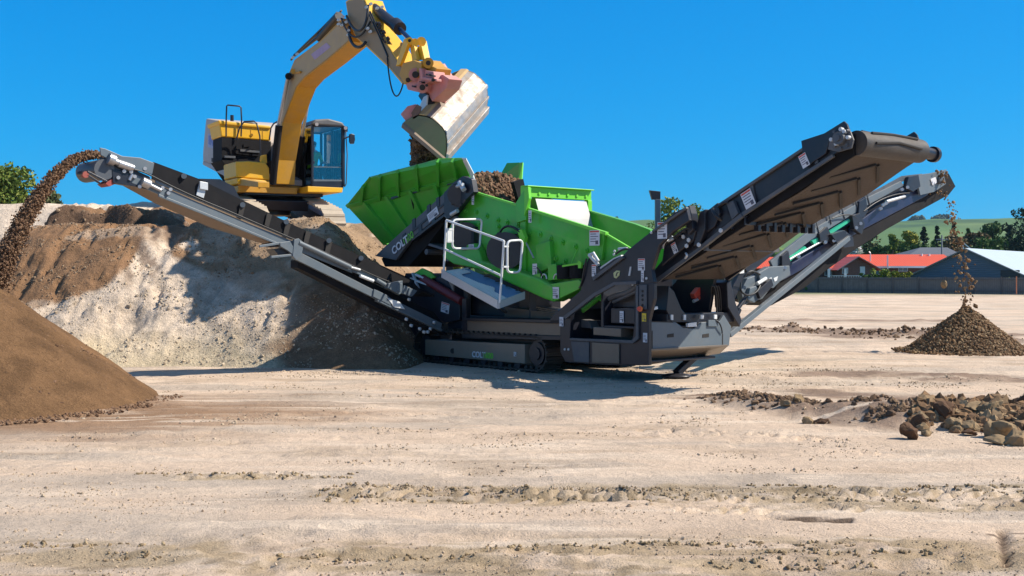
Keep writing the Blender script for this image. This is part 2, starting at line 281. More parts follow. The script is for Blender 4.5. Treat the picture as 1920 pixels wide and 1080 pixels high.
def grid(xs, ys):
    X, Y = np.meshgrid(xs, ys); nx, ny = len(xs), len(ys); i = np.arange(nx*ny).reshape(ny, nx)
    f = np.stack([i[:-1, :-1], i[:-1, 1:], i[1:, 1:], i[1:, :-1]], -1).reshape(-1, 4); return X.ravel(), Y.ravel(), f
xs = axis(-5.6, 8.0, .042, -2300, 2300, 1.06); ys = axis(6.2, 17, .042, -60, 2300, 1.03)
X, Y, Fc = grid(xs, ys); Z = ground_z(X, Y)
gr = npmesh('ground', np.stack([X, Y, Z], 1), Fc, M['ground'])
c = np.tile(SAND, (len(X), 1))
st = fbm(X*.35, Y*1.8, 5, 41); c = mixc(c, PALE, ss(.48, .68, st)*.5)
c = mixc(c, GREY, ss(.45, .6, fbm(X*.4+9, Y*1.5, 4, 52)+.25*ss(2.2, 0, np.hypot((X+3.4)/2.2, (Y-9.1)/.9)*1.6)-.05)*.7)
c = mixc(c, TAN*.95, ss(.55, .75, fbm(X*.6+2, Y*1.9, 5, 61))*.35)
br = ss(1.15, .35, np.hypot((X+5.6)/4.2, (Y-14.7)/2.6)+.7*(fbm(X*.7, Y*3.2, 5, 71)-.5)); c = mixc(c, BROWN*1.35, br*.85)
tr = np.zeros(len(X))
for yb, x0, x1, wd in ((9.45, -1.5, 14, .3), (8.8, 1, 14, .25), (10.1, -3.2, -1.4, .25), (7.25, -5, 6, .5), (6.75, -5, 6, .4), (9.0, -1.6, 3, .25)):
    tr = np.maximum(tr, ss(wd, wd*.5, np.abs(Y-yb-.02*(X-x0)))*ss(x0, x0+.6, X)*ss(x1, x1-.6, X)*ss(.3, .6, fbm(X*3, Y*6, 3, 81)))
c = mixc(c, OLIVE*.92, tr*.7)
dk = np.zeros(len(X))
for (px, py, qx, qy, wd) in ((2.9, 16.7, 4.4, 13.6, .8), (4.7, 14.6, 8, 12.3, 1.5), (7.5, 38, 13, 31, 1.6), (9, 45, 16, 44, 1.3), (8, 36, 12, 36.5, 1.2), (9.5, 33, 16, 34, 1.6), (4.4, 17.3, 7, 15.8, .7), (5.6, 20.5, 9, 19.5, 1)):
    d, t = dist_seg(X, Y, (px, py), (qx, qy)); dk = np.maximum(dk, ss(wd, wd*.3, d+wd*.9*(fbm(X*2.2, Y*2.2, 4, 91)-.5)))
c = mixc(c, DARK*1.7, dk*.8)
c = mixc(c, PALE*1.04, ss(.60, .68, fbm(X*.55+3, Y*6.5, 5, 43))*ss(.4, .6, fbm(X*.3, Y*.5, 3, 44))*.8)
for p_, q_, w_ in (((1.92, 8.42), (2.40, 8.36), .05), ((2.95, 7.0), (3.36, 8.05), .03), ((3.2, 7.9), (3.6, 7.95), .022)):
    d, t = dist_seg(X, Y, p_, q_); c = mixc(c, DARK*.8, ss(w_*1.1, w_*.6, d+.02*(fbm(X*9, Y*9, 2, 12)-.5))*.85)
tb_ = ss(.38, .3, np.abs(Y-9.3-.02*X+.05*np.sin(X*1.3)))*ss(-1.9, -1.2, X); c = mixc(c, OLIVE*.62, tb_*ss(.56, .66, fbm(X*7, Y*5, 3, 83))*.7)
tb_ = ss(.9, .5, np.abs(Y-6.95)); c = mixc(c, OLIVE*.6, tb_*ss(.58, .68, fbm(X*6, Y*8, 4, 84))*.6)
far = ss(90, 118, Y); c = mixc(c, np.array((.10, .14, .045)), far)
setcol(gr, c); tag(gr, 'pale sandy compacted ground with track marks and crumbly strips', 'ground', kind='structure')
# ================================================================= THE BIG MOUND
def mound_z(x, y):
    wob = .5*(fbm(x*.5, y*.5, 3, 101)-.5)
    yb = 21.9+.35*np.sin(x*.9+1)+.9*ss(-7.5, -11, x)+wob
    front = (y-yb)*.80; front = np.where(front > 1.6, 1.6+(front-1.6)*.92, front)
    right = (-1.25-x+.35*(y-27)*.3+wob)*1.12
    left = (x+13.4+wob*1.5)*1.3+(y-26)*.06
    top = 2.90+.58*ss(28.0, 28.12, y+.30*(vn(x*3.4, x*0, 7)-.5)+.5*(vn(x*.8, x*0+3, 9)-.5))*ss(-7.6, -8.6, x)*(1-.3*vn(x*1.7, x*0+2, 5))+.12*ss(-8, -6.5, x)*ss(29.5, 27.5, y)
    top = top+.5*ss(30, 35, y)-.05-.38*ss(-8.2, -7.2, x)*ss(28.3, 29.6, y)*ss(37, 35, y)
    k = .35
    def smin(a, b): h = np.clip(.5+.5*(b-a)/k, 0, 1); return b*(1-h)+a*h-k*h*(1-h)
    h = smin(smin(front, right), smin(left, top)); h = smin(h, (44-y)*.7)
    bank = np.minimum((y-31.5)*.85, 3.95+.12*(x+12)*0-.02*np.abs(x+14))*1.0; bank = smin(bank, (50-y)*.7); bank = smin(bank, (-8-x)*.9)
    h = np.maximum(h, bank)
    am = ss(0, .5, h); rv = ss(.45, .6, fbm(x*.9, y*.9, 3, 111))
    h = h+am*((.22-.15*ss(28.5, 29.5, y))*(fbm(x*1.2, y*1.2, 4, 121)-.5)+.13*(fbm(x*4.5, y*4.5, 5, 131)-.5)+.06*(fbm(x*7+2*y*0, y*1.2, 4, 133)-.5)*rv*2-.10*ss(.56, .66, fbm(x*2.6, y*1.1+3, 4, 135))*ss(.4, 1.2, h))
    # gully at the centre and a dug notch near the foot
    d, t = dist_seg(x, y, (-7.9, 22.7), (-7.6, 23.3)); h = h-.35*ss(.45, .1, d)
    d, t = dist_seg(x, y, (-7.5, 24.6), (-7.2, 26.9)); h = h-.16*ss(.3, 0, d)
    return np.where(h < -.15, -.6, h)
xs = np.concatenate([np.arange(-34, -13.5, .3), np.arange(-13.5, -1, .055), np.arange(-1, 1.5, .3)]); ys = np.concatenate([np.arange(20.6, 29.6, .055), np.arange(29.6, 52, .25)])
X, Y, Fc = grid(xs, ys); Z = mound_z(X, Y)
keep = (Z[Fc] > -.5).any(1); Fc = Fc[keep]
mo = npmesh('earth_mound', np.stack([X, Y, np.maximum(Z, -.3)], 1), Fc, M['mound'])
nz = fbm(X*1.1, (Y+Z)*1.1, 5, 141)-.5
def pale_line(x): return np.interp(x, [-13, -10.2, -9.2, -8.4, -8.0, -7.9, -7.4, -7.2, -6.3, -5.6, -4.3, -3], [.2, .8, 1.1, 1.45, 1.8, 2.45, 2.5, 2.2, 1.75, 1.4, 1.2, 1.0])
pa = ss(-.08, .08, pale_line(X)-Z+nz*.55)
c = np.tile(BROWN*1.32, (len(X), 1)); c = mixc(c, TAN*1.12, ss(-8.0, -6.2, X+nz*3)*.9); c = mixc(c, PALE*1.0, pa)
c = mixc(c, PALE*.62, pa*ss(.56, .64, fbm(X*5, (Y+Z)*4, 4, 171))*.6); c = mixc(c, np.array((.60, .49, .31)), pa*ss(1.0, .2, Z+nz)*.7)
c = mixc(c, PALE*.9, ss(.62, .66, fbm(X*.8+5, Y*.8+Z, 4, 151))*.4); c = mixc(c, PALE*1.1, ss(.22, .14, np.hypot((X+6.95+.1*nz)/1.2, (Z-2.36)/.6+nz*.4))); c = mixc(c, DARK*1.6, ss(.5, .56, fbm(X*9+Z*4, Z*3, 3, 161))*ss(.45, .2, np.abs(X+7.7))*ss(1.3, 1.8, Z)*.7)
c = mixc(c, BROWN*.95, ss(-4.5, -4.0, X+nz*1.2)*ss(2.0, 1.5, Z)*.9); c = mixc(c, DARK*1.1, ss(3.05, 2.9, Z)*0+ss(27.6, 27.9, Y)*ss(28.6, 28.3, Y)*ss(-7.4, -8.2, X)*.75*(Z < 3.5))  # low right end browned darker, the cast shade there painted in
bk = (Y > 32.2) & (X < -9.5) & (Z > .5); c[bk] = PALE*1.05
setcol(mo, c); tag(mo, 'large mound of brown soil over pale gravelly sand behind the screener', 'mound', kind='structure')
MOUND_XY = None
# ---------------------------------------------------------------- heaps and lumps
ICO = None
def ico():
    global ICO
    if ICO is None:
        bm = bmesh.new(); bmesh.ops.create_icosphere(bm, subdivisions=1, radius=1); ICO = (np.array([v.co[:] for v in bm.verts]), np.array([[v.index for v in f.verts] for f in bm.faces])); bm.free()
    return ICO
def lumps(P, Sz, jit=.35, sq=(.7, 1.3)):
    v, f = ico(); n = len(P); k = len(v); P = np.asarray(P); Sz = np.asarray(Sz)
    q = rng.normal(size=(n, 4)); q /= np.linalg.norm(q, axis=1)[:, None]; a, b, c_, d = q.T
    Rm = np.stack([1-2*(c_**2+d**2), 2*(b*c_-a*d), 2*(b*d+a*c_), 2*(b*c_+a*d), 1-2*(b**2+d**2), 2*(c_*d-a*b), 2*(b*d-a*c_), 2*(c_*d+a*b), 1-2*(b**2+c_**2)], 1).reshape(n, 3, 3)
    vv = v[None]*rng.uniform(sq[0], sq[1], (n, 1, 3))*(1+jit*rng.uniform(-1, 1, (n, k, 1)))
    vv = np.einsum('nij,nkj->nki', Rm, vv)*Sz[:, None, None]+P[:, None, :]
    ff = f[None]+(np.arange(n)*k)[:, None, None]; return vv.reshape(-1, 3), ff.reshape(-1, 3)
def heap(name, cx, cy, H, rad, col, sd, res=.06, nz=.05, lab='', pw=1.0):
    xs = np.arange(-rad*1.15, rad*1.15, res); X, Y, Fc = grid(xs, xs); r = np.hypot(X, Y); an = np.arctan2(Y, X)
    rr = rad*(1+.10*(fbm(np.cos(an)*1.5+5, np.sin(an)*1.5+5, 3, sd)-.5)); z = H*(1-r/rr); z = np.where(z > H*.93, H*.93+(z-H*.93)*.4, z)
    z = np.maximum(z, H*.10*np.exp(-(r/rr-.85)*9)*(r < rr*1.12)*0+z); z = z+nz*(fbm(X*2.5, Y*2.5, 5, sd)-.5)*ss(-.1, .3, z)+.035*(fbm(an*9, r*.5, 3, sd+2)-.5)*ss(.1, .5, r/rad)*(H > 2)
    fl = np.exp(-np.maximum(r/rr-.8, 0)*14)*.1*H; z = np.where(r > rr*.86, np.maximum(z, fl*.6-.06), z)
    keep = (z[Fc] > -.03).any(1)
    o = npmesh(name, np.stack([X+cx, Y+cy, z], 1), Fc[keep], M['mound'], loc=(cx, cy, 0)); nn = fbm(X*3, Y*3, 4, sd+5); nn2 = fbm(an*4, r*.8, 4, sd+8)
    cc = np.tile(np.array(col), (len(X), 1)); setcol(o, mixc(mixc(cc, cc*.72, ss(.45, .7, nn)), cc*1.35, ss(.5, .75, nn2)*.5)); return o
hp = heap('soil_pile', -8.3, 16.35, 2.3, 3.25, (.20, .112, .055), 11, nz=.11)
tag(hp, 'smooth cone of fine brown screened soil at the left edge under the falling stream', 'soil pile')
def on_cone(cx, cy, H, rad, n, r0=0, r1=1.02, a0=0, a1=2*math.pi):
    r = rad*np.sqrt(rng.uniform(r0**2, r1**2, n)); a = rng.uniform(a0, a1, n); return np.stack([cx+r*np.cos(a), cy+r*np.sin(a), np.maximum(H*(1-r/rad), 0)], 1)
def stuff(name, P, Sz, m, lab, cat, **k):
    v, f = lumps(P, Sz, **k); o = npmesh(name, v, f, m, smooth=False); tag(o, lab, cat, kind='stuff'); return o
def rockmat(name, cols, rough=.9):
    m = bpy.data.materials.new(name); m.use_nodes = True; t = m.node_tree; p = t.nodes['Principled BSDF']; N = t.nodes.new; Lk = t.links.new
    g = N('ShaderNodeNewGeometry'); cr = N('ShaderNodeValToRGB'); cr.color_ramp.interpolation = 'LINEAR'
    e = cr.color_ramp.elements; e[0].color = (*cols[0], 1); e[1].color = (*cols[-1], 1)
    for i, cc in enumerate(cols[1:-1]): x = e.new((i+1)/(len(cols)-1)); x.color = (*cc, 1)
    Lk(g.outputs['Random Per Island'], cr.inputs[0]); tc = N('ShaderNodeTexCoord'); n = N('ShaderNodeTexNoise'); n.inputs['Scale'].default_value = 14; n.inputs['Detail'].default_value = 6; Lk(tc.outputs['Object'], n.inputs['Vector'])
    mr = N('ShaderNodeMapRange'); mr.inputs['To Min'].default_value = .6; mr.inputs['To Max'].default_value = 1.3; Lk(n.outputs['Fac'], mr.inputs['Value'])
    vm = N('ShaderNodeVectorMath'); vm.operation = 'SCALE'; Lk(cr.outputs[0], vm.inputs[0]); Lk(mr.outputs[0], vm.inputs['Scale']); Lk(vm.outputs[0], p.inputs['Base Color']); p.inputs['Roughness'].default_value = rough; p.inputs['Specular IOR Level'].default_value = .2
    b = N('ShaderNodeBump'); b.inputs['Strength'].default_value = .5; b.inputs['Distance'].default_value = .03; Lk(n.outputs['Fac'], b.inputs['Height']); Lk(b.outputs[0], p.inputs['Normal']); return m
M['clod'] = rockmat('soil_clods', [(.10, .062, .04), (.17, .105, .062), (.26, .17, .10)]); M['fclod'] = rockmat('falling_clods', [(.13, .075, .045), (.19, .11, .065), (.25, .155, .09)])
M['gravel'] = rockmat('mixed_gravel', [(.11, .065, .033), (.24, .14, .07), (.17, .10, .055), (.36, .25, .14), (.13, .08, .045)])
M['msand'] = rockmat('mound_clod', [(.20, .13, .08), (.27, .18, .11), (.36, .26, .17), (.24, .16, .10)]); M['msandp'] = rockmat('pale_mound_crumb', [(.42, .34, .25), (.56, .46, .34), (.30, .24, .18), (.5, .4, .28)]); M['sandl'] = rockmat('sand_crumbs', [(.54, .42, .30), (.42, .32, .22), (.50, .38, .26), (.34, .25, .17)]); M['rock'] = rockmat('rubble_rock', [(.20, .135, .07), (.33, .235, .13), (.26, .18, .10), (.14, .095, .05)])
M['treadc'] = rockmat('olive_clods', [(.28, .20, .11), (.40, .30, .18), (.18, .125, .07)]); M['rockd'] = rockmat('dark_rubble', [(.07, .036, .02), (.12, .065, .035), (.08, .05, .035)]); M['rocko'] = rockmat('orange_rubble', [(.42, .22, .07), (.35, .2, .09)])
n = 42000; px = rng.uniform(-13, -1.2, n); py = rng.uniform(21.5, 29.4, n); pz = mound_z(px, py); k = (pz > .02) & (fbm(px*1.3, (py+pz)*1.3, 4, 211) > .45); px, py, pz = px[k], py[k], pz[k]
isp = pz < pale_line(px)+.1*rng.normal(size=len(px)); sz_ = np.minimum(rng.gamma(1.2, .006, len(px))+.003, .05)
for kk, mm, nm in ((isp, 'msandp', 'pale pebbles and crumbs on the lower sandy face of the large mound'), (~isp, 'msand', 'brown crumbs and clods on the upper face of the large mound')):
    v, f = lumps(np.stack([px[kk], py[kk], pz[kk]], 1), sz_[kk], .3); o = npmesh('mound_clods', v, f, M[mm], smooth=False); tag(o, nm, 'clods', kind='stuff')
# crumbs round the foot of the soil pile
Pq = on_cone(-8.3, 16.35, 2.3, 3.25, 5000, .15, .95, -math.pi*.8, .3); stuff('surface_crumbs', Pq-np.array((0, 0, .02)), rng.gamma(1.2, .004, len(Pq))+.003, M['fclod'], 'tiny clods resting on the slope of the fine soil pile', 'crumbs')
P = on_cone(-8.3, 16.35, 2.3, 3.25, 2400, .9, 1.12, -math.pi*.75, .15); P[:, 2] = np.maximum(P[:, 2]-.06, .0)
stuff('soil_crumbs', P, rng.uniform(.006, .026, len(P)), M['fclod'], 'brown crumbs scattered round the foot of the fine soil pile', 'crumbs')
# coarse reject heap on the right
GX, GY = 10.3, 26.6
h2 = heap('gravel_heap', GX, GY, 1.0, 1.33, (.18, .11, .06), 23, nz=.08)
P = on_cone(GX, GY, 1.03, 1.33, 9000, 0, 1.0); P2 = on_cone(GX, GY, 1.03, 1.33, 900, .9, 1.2); P2[:, 2] = 0.02; P = np.concatenate([P, P2]); P[:, 2] += rng.normal(0, .015, len(P))
v, f = lumps(P, rng.uniform(.010, .038, len(P))); k = npmesh('stone_cover', v, f, M['gravel'], par=h2, smooth=False); k['kind'] = 'stuff'
h2['label'] = 'small heap of coarse brown stones under the right conveyor'; h2['category'] = 'gravel heap'
# loose crumbs over the open ground
n = 60000; px = rng.uniform(-5.5, 8, n); py = 6.3+rng.power(.8, n)*16; m_ = fbm(px*.9, py*2.2, 4, 201)+rng.normal(0, .05, n)
k = m_ > .64; px, py = px[k], py[k]; P = np.stack([px, py, ground_z(px, py)+.002], 1)
stuff('sand_crumbs', P, np.minimum(rng.gamma(1.2, .0024, len(P))+.0016, .018)*(.5+py/14), M['sandl'], 'sandy crumbs and pebbles scattered over the pale ground', 'crumbs')
def strip(p, q, wd, n, s0, s1, nm, mt, lab):
    t = rng.uniform(0, 1, n); p = np.array(p); q = np.array(q); d = (q-p)/np.linalg.norm(q-p); o = rng.normal(0, wd*.45, n); x = p[0]+(q-p)[0]*t-d[1]*o; y = p[1]+(q-p)[1]*t+d[0]*o
    kk = fbm(x*1.8+5, y*1.8, 3, 222)+rng.normal(0, .05, n) > .46; x, y = x[kk], y[kk]; n = len(x)
    P = np.stack([x, y, ground_z(x, y)+.005], 1); Sz = rng.uniform(s0, s1, n)*rng.uniform(.4, 1, n)
    return stuff(nm, P, Sz, mt, lab, 'clods')
strip((2.9, 16.7), (4.5, 13.5), .5, 1500, .012, .055, 'soil_clods', M['clod'], 'ragged row of dark soil clods running across the sand to the rubble')
strip((4.8, 13.9), (8, 12.4), .7, 6500, .015, .10, 'rubble_fines', M['gravel'], 'small broken stones between the boulders at the right edge')
strip((7.5, 38), (13, 31), 1.9, 1100, .02, .08, 'far_clods', M['clod'], 'scattered dark clods on the far sand left of the stone heap')
strip((-5, 6.9), (5, 7.3), .6, 3200, .002, .011, 'tread_crumbs', M['sandl'], 'crumbled sand thrown up along the nearest track marks')
strip((-1.4, 9.4), (7, 9.5), .25, 1600, .003, .012, 'tread_crumbs', M['sandl'], 'crumbled sand in the long tread band across the middle foreground')
# rows of small clods pressed up between the track lugs
for yb, x0, x1, offs, nm in ((9.33, -1.6, 8.2, (-.32, -.12, .10, .30), 'rows of small clods pressed up in the long tread band across the middle foreground'), (10.15, -3.3, -1.4, (-.1, .08), 'short row of small clods left of the middle tread band'), (7.0, -3.6, 4.2, (-.35, -.1, .2, .45), 'broken rows of small clods along the nearest track marks')):
    xx = []; yy = []
    for o_ in offs:
        x = np.arange(x0, x1, .11)+rng.normal(0, .02, len(np.arange(x0, x1, .11)))+abs(o_)*.6; y = yb+o_+.015*(x-x0)+.04*np.sin(x*1.3)+rng.normal(0, .018, len(x)); k = fbm(x*1.1+o_*9, y*2.5, 3, 231) > .47
        for q in range(8): xx.append(x[k]+rng.normal(0, .022, k.sum())); yy.append(y[k]+rng.normal(0, .03, k.sum()))
    x = np.concatenate(xx); y = np.concatenate(yy); stuff('tread_clods', np.stack([x, y, ground_z(x, y)+.004], 1), rng.uniform(.004, .016, len(x)), M['treadc'], nm, 'clods')
# boulders
rocks = [(1702, 800, .21, 'rockd', 'dark brown rounded boulder at the left tip of the rubble'), (1728, 788, .17, 'rockd', 'black-brown clod on the shoulder left of the tall boulder'), (1765, 776, .26, 'rockd', 'tall rusty dark boulder, highest of the rubble'),
 (1733, 795, .10, 'rock', 'small pale block right of the leftmost dark boulder'), (1738, 803, .11, 'rock', 'pale pinkish block low at the front left of the rubble'), (1790, 787, .2, 'rock', 'olive stone leaning on the tall rusty boulder'), (1793, 797, .12, 'rock', 'small round pale stone below the tall rusty boulder'),
 (1820, 790, .2, 'rock', 'long pale slab sloping down in the middle of the rubble'), (1832, 778, .2, 'rock', 'flat pale stone behind the sloping slab'), (1838, 763, .18, 'rocko', 'orange ended block on top at the back of the rubble'), (1868, 757, .1, 'rockd', 'small black stone on the crest right of the orange block'),
 (1858, 780, .2, 'rock', 'tan boulder right of the orange block'), (1863, 800, .18, 'rock', 'rounded tan boulder at the front of the rubble'), (1885, 795, .26, 'rock', 'large tan boulder with a dark hollow near the right edge'), (1895, 775, .18, 'rock', 'grey tan stone behind the hollow boulder'),
 (1915, 772, .24, 'rockd', 'big black boulder cut by the right edge'), (1905, 812, .2, 'rock', 'greyish stone low at the right edge'), (1870, 812, .17, 'rock', 'grey flat stone low in front of the rounded tan boulder'), (1815, 800, .13, 'rockd', 'dark stone under the sloping slab'), (1475, 762, .09, 'rock', 'left one of two grey stones on the clod row'), (1497, 760, .1, 'rock', 'right one of two grey stones on the clod row'), (1515, 778, .11, 'rock', 'grey stone at the front of the clod row'), (1540, 780, .1, 'rockd', 'dark stone at the lower end of the clod row')]
for i, (px, py, r, mm, lab) in enumerate(rocks):
    d = 2200*1.70/(py+r*75-515); b = at(px, py, d); r *= .72 if px > 1600 else .8; b.z = float(ground_z(np.array([b.x]), np.array([b.y]))[0])+r*(.55 if r > .15 else .35); bm = bmesh.new(); bmesh.ops.create_icosphere(bm, subdivisions=3, radius=1)
    sx, sy, sz = [random.uniform(.75, 1.2) for _ in range(3)]; sz *= .85; ang = random.uniform(0, 6)
    if 'slab' in lab or 'flat' in lab: sz *= .55; sx *= 1.3
    rr = Matrix.Rotation(ang, 3, 'Z') @ Matrix.Rotation(random.uniform(-.4, .4), 3, 'X')
    pl = [(V((random.gauss(0, 1), random.gauss(0, 1), random.gauss(0, 1))).normalized(), random.uniform(.42, .74)) for _ in range(12)]
    for v_ in bm.verts:
        p = v_.co.copy()
        for nn_, dd in pl:
            e = p.dot(nn_)-dd
            if e > 0: p -= nn_*e*.9
        p += p.normalized()*(float(vn(p.x*3+i*5, p.y*3+p.z*2, 5))-.5)*.3
        v_.co = rr @ V((p.x*sx*r, p.y*sy*r, p.z*sz*r))
    me = bpy.data.meshes.new('boulder'); bm.to_mesh(me); bm.free(); me.materials.append(M[mm]); o = bpy.data.objects.new('boulder', me); C.objects.link(o); o.location = b
    tag(o, lab, 'boulder', 'boulders of the rubble at the right edge' if px > 1600 else 'stones on the clod row')
# ================================================================= THE SCREENING PLANT
MF = Frame((.376, 20.7, 0), (.656, -.755, 0), (.755, .656, 0))
W = MF.W
def text(s, name, p, xd, nd, size, m, par, sx=1.0, bold=.012):
    cu = bpy.data.curves.new(name, 'FONT'); cu.body = s; cu.size = size; cu.extrude = .003; cu.offset = bold*size; o = bpy.data.objects.new(name, cu); C.objects.link(o)
    bpy.context.view_layer.update(); me = bpy.data.meshes.new_from_object(o.evaluated_get(bpy.context.evaluated_depsgraph_get())); bpy.data.objects.remove(o)
    x = V(xd).normalized(); n_ = V(nd).normalized(); y = n_.cross(x).normalized(); Mx = Matrix((x, y, n_)).transposed()
    L = V((0, 0, 0)); q = par
    while q: L = L+V(q.location); q = q.parent
    for v_ in me.vertices: v_.co = Mx @ V((v_.co.x*sx, v_.co.y, v_.co.z))+V(p)-L
    me.materials.clear(); me.materials.append(m); o = bpy.data.objects.new(name, me); C.objects.link(o); o.parent = par; return o
def sticker(c, xd, yd, nd, w_, h_, par, red=True, m=None, name='warning_label'):
    """white safety decal: plate, red header, rows of small print and a pictogram"""
    x, y, n_ = V(xd).normalized(), V(yd).normalized(), V(nd).normalized(); c = V(c)+n_*.004; b = MB()
    def q(x0, x1, y0, y1, off, mi):
        b.mi = mi; b.ext([c+x*a*w_/2+y*e*h_/2+n_*off for a, e in ((x0, y0), (x1, y0), (x1, y1), (x0, y1))], n_*.002)
    q(-1, 1, -1, 1, 0, 0)
    if red: q(-.9, .9, .72, .92, .002, 1)
    for k in range(4): q(-.8, random.uniform(.3, .8), .45-k*.32, .55-k*.32, .002, 2)
    q(.2, .75, -.85, -.35, .002, 2)
    return b.build(name, [m or M['label'], M['red'], M['ink']], par)
def stW(px, py, b, w_, h_, par, **k): return sticker(MF.pW(px, py, b), MF.u, (0, 0, 1), -MF.v, w_, h_, par, **k)
def stS(px, py, a, w_, h_, par, **k): return sticker(MF.pS(px, py, a), MF.v, (0, 0, 1), MF.u, w_, h_, par, **k)
def bolts(b, pts, nd, r=.018, t=.015):
    for p in pts: b.tube([V(p), V(p)+V(nd)*t], r, 6)
SP = thing('screening_plant', (.9, 20.2, 0), 'green and graphite tracked screening machine with three raised conveyors standing on the sand', 'screening plant')
# ---- crawler tracks
def track(b0, b1, vis):
    s0, s1, zr = -3.25, .03, .345; r = .30; pts = []; n = 200; L1 = s1-s0; per = 2*L1+2*math.pi*r
    def pos(d):
        d %= per
        if d < L1: return (s0+d, zr-r, 0, -1)
        d -= L1
        if d < math.pi*r: a = -math.pi/2+d/r; return (s1+r*math.cos(a), zr+r*math.sin(a), math.cos(a), math.sin(a))
        d -= math.pi*r
        if d < L1: return (s1-d, zr+r, 0, 1)
        d -= L1; a = math.pi/2+d/r; return (s0+r*math.cos(a), zr+r*math.sin(a), math.cos(a), math.sin(a))
    b = MB(); ns = 58
    for i in range(ns):
        a, z, nx, nz = pos(i*per/ns); tx, tz = -nz, nx; h = per/ns*.46
        def P_(t, o_): return (a+tx*t+nx*o_, z+tz*t+nz*o_)
        b.prWl(MF, [P_(-h, -.02), P_(h, -.02), P_(h, .012), P_(h*.25, .012), P_(h*.2, .045), P_(-h*.2, .045), P_(-h*.25, .012), P_(-h, .012)], b0, b1)
        b.prWl(MF, [P_(-h*.5, -.07), P_(h*.5, -.07), P_(h*.6, -.02), P_(-h*.6, -.02)], b0+.12, b1-.12)
    t = b.build('crawler_track', M['trk'], SP)
    b = MB(); fb = .035 if vis else .05
    b.prWl(MF, [(s0+.02, .16), (s1-.30, .15), (s1-.30, .50), (s0+.02, .46)], b0+fb, b1-.05); b.build('track_frame', M['tframe'], t, bev=.012); f = t
    b = MB(); b.tube([W(s1, b0+.05, zr), W(s1, b1-.05, zr)], .2, 18); b.tube([W(s1, b0+.02, zr), W(s1, b0+.05, zr)], .11, 16)
    for k in range(13): a = 2*math.pi*k/13; b.beam(W(s1+.16*math.cos(a), b0+.15, zr+.16*math.sin(a)), W(s1+.245*math.cos(a), b0+.15, zr+.245*math.sin(a)), .07, .12)
    b.build('sprocket', M['dark'], t); b = MB(); b.tube([W(s0, b0+.08, zr), W(s0, b1-.08, zr)], .2, 18); b.build('idler', M['dark'], t)
    for k in range(6): b = MB(); a = s0+.35+k*.48; b.tube([W(a, b0+.06, .12), W(a, b1-.06, .12)], .075, 12); b.build('track_roller', M['dark'], t)
    return f
fr1 = track(0, .42, True); track(2.08, 2.5, False)
text('COLT', 'lettering', MF.pW(885, 669, .03), MF.u, -MF.v, .15, M['label'], fr1, 1.0, .03); text('1600', 'lettering', MF.pW(905, 671, .03), MF.u, -MF.v, .15, M['lime'], fr1, 1.0, .02)
b = MB(); b.tube([MF.pW(849, 658, .02), MF.pW(849, 658, .06)], .05, 14); b.build('access_hole', M['chev'], fr1)
stW(966, 664, .03, .07, .08, fr1, red=False)
# ---- chassis
ch = MB()
ch.bx(MF, -3.1, 2.2, .5, .68, .55, .95); ch.bx(MF, -3.1, 2.2, 1.85, 2.03, .55, .95)
for a in (-3.0, -2.0, -1.0, 0, 1.0): ch.bx(MF, a, a+.16, .68, 1.85, .6, .9)
ch.bx(MF, -2.9, -.2, .44, 2.06, .3, .549)
ch.bx(MF, -3.0, -1.2, .72, 1.8, .95, 1.75)
chs = ch.build('chassis', M['dark'], SP, bev=.01)
b = MB(); b.prW(MF, [(868, 600), (1052, 606), (1052, 630), (868, 626)], .05, .5); b.build('side_tank', M['bronze'], SP, bev=.012)
b = MB(); b.prW(MF, [(866, 596), (1052, 600), (1052, 606), (866, 601)], -.02, .55); b.prW(MF, [(866, 626), (1052, 630), (1052, 638), (866, 634)], .0, .5); b.prW(MF, [(866, 560), (874, 560), (874, 622), (866, 622)], .02, .12); b.build('tank_frame', M['dark'], SP, bev=.006)
stW(1053, 603, -.03, .1, .16, SP, red=False)
# tail box beyond the tracks
b = MB(); b.prW(MF, [(688, 570), (708, 560), (790, 600), (790, 640), (760, 648), (700, 612)], .55, 1.9); tb = b.build('tail_box', M['dark'], SP, bev=.015)
stW(712, 583, .54, .1, .14, tb, red=False); stW(742, 604, .54, .3, .08, tb, red=False); stW(741, 613, .535, .08, .12, tb, red=False)
# posts carrying the screen
b = MB()
for px in (843, 876): b.beam(MF.pW(px, 606, .62), MF.pW(px, 500, .62), .1, .14)
b.beam(W(-.7, .62, .95), W(-.7, .62, 1.8), .12, .14); b.beam(W(-.7, 1.9, .95), W(-.7, 1.9, 1.8), .12, .14); b.beam(MF.pW(843, 606, 1.9), MF.pW(843, 500, 1.9), .1, .14)
b.beam(MF.pW(876, 600, .55), MF.pW(876, 540, .55), .05, .05); b.build('support_posts', M['dark'], SP, bev=.006)
b = MB(); b.prW(MF, [(946, 575), (1052, 590), (1052, 600), (946, 594)], .55, 1.6)
for k in range(4): b.prW(MF, [(1005+k*3, 575+k*4), (1050, 583+k*3), (1050, 585+k*3), (1005+k*3, 577+k*4)], .50, .56)
b.build('louvred_guard', M['bronze'], SP)
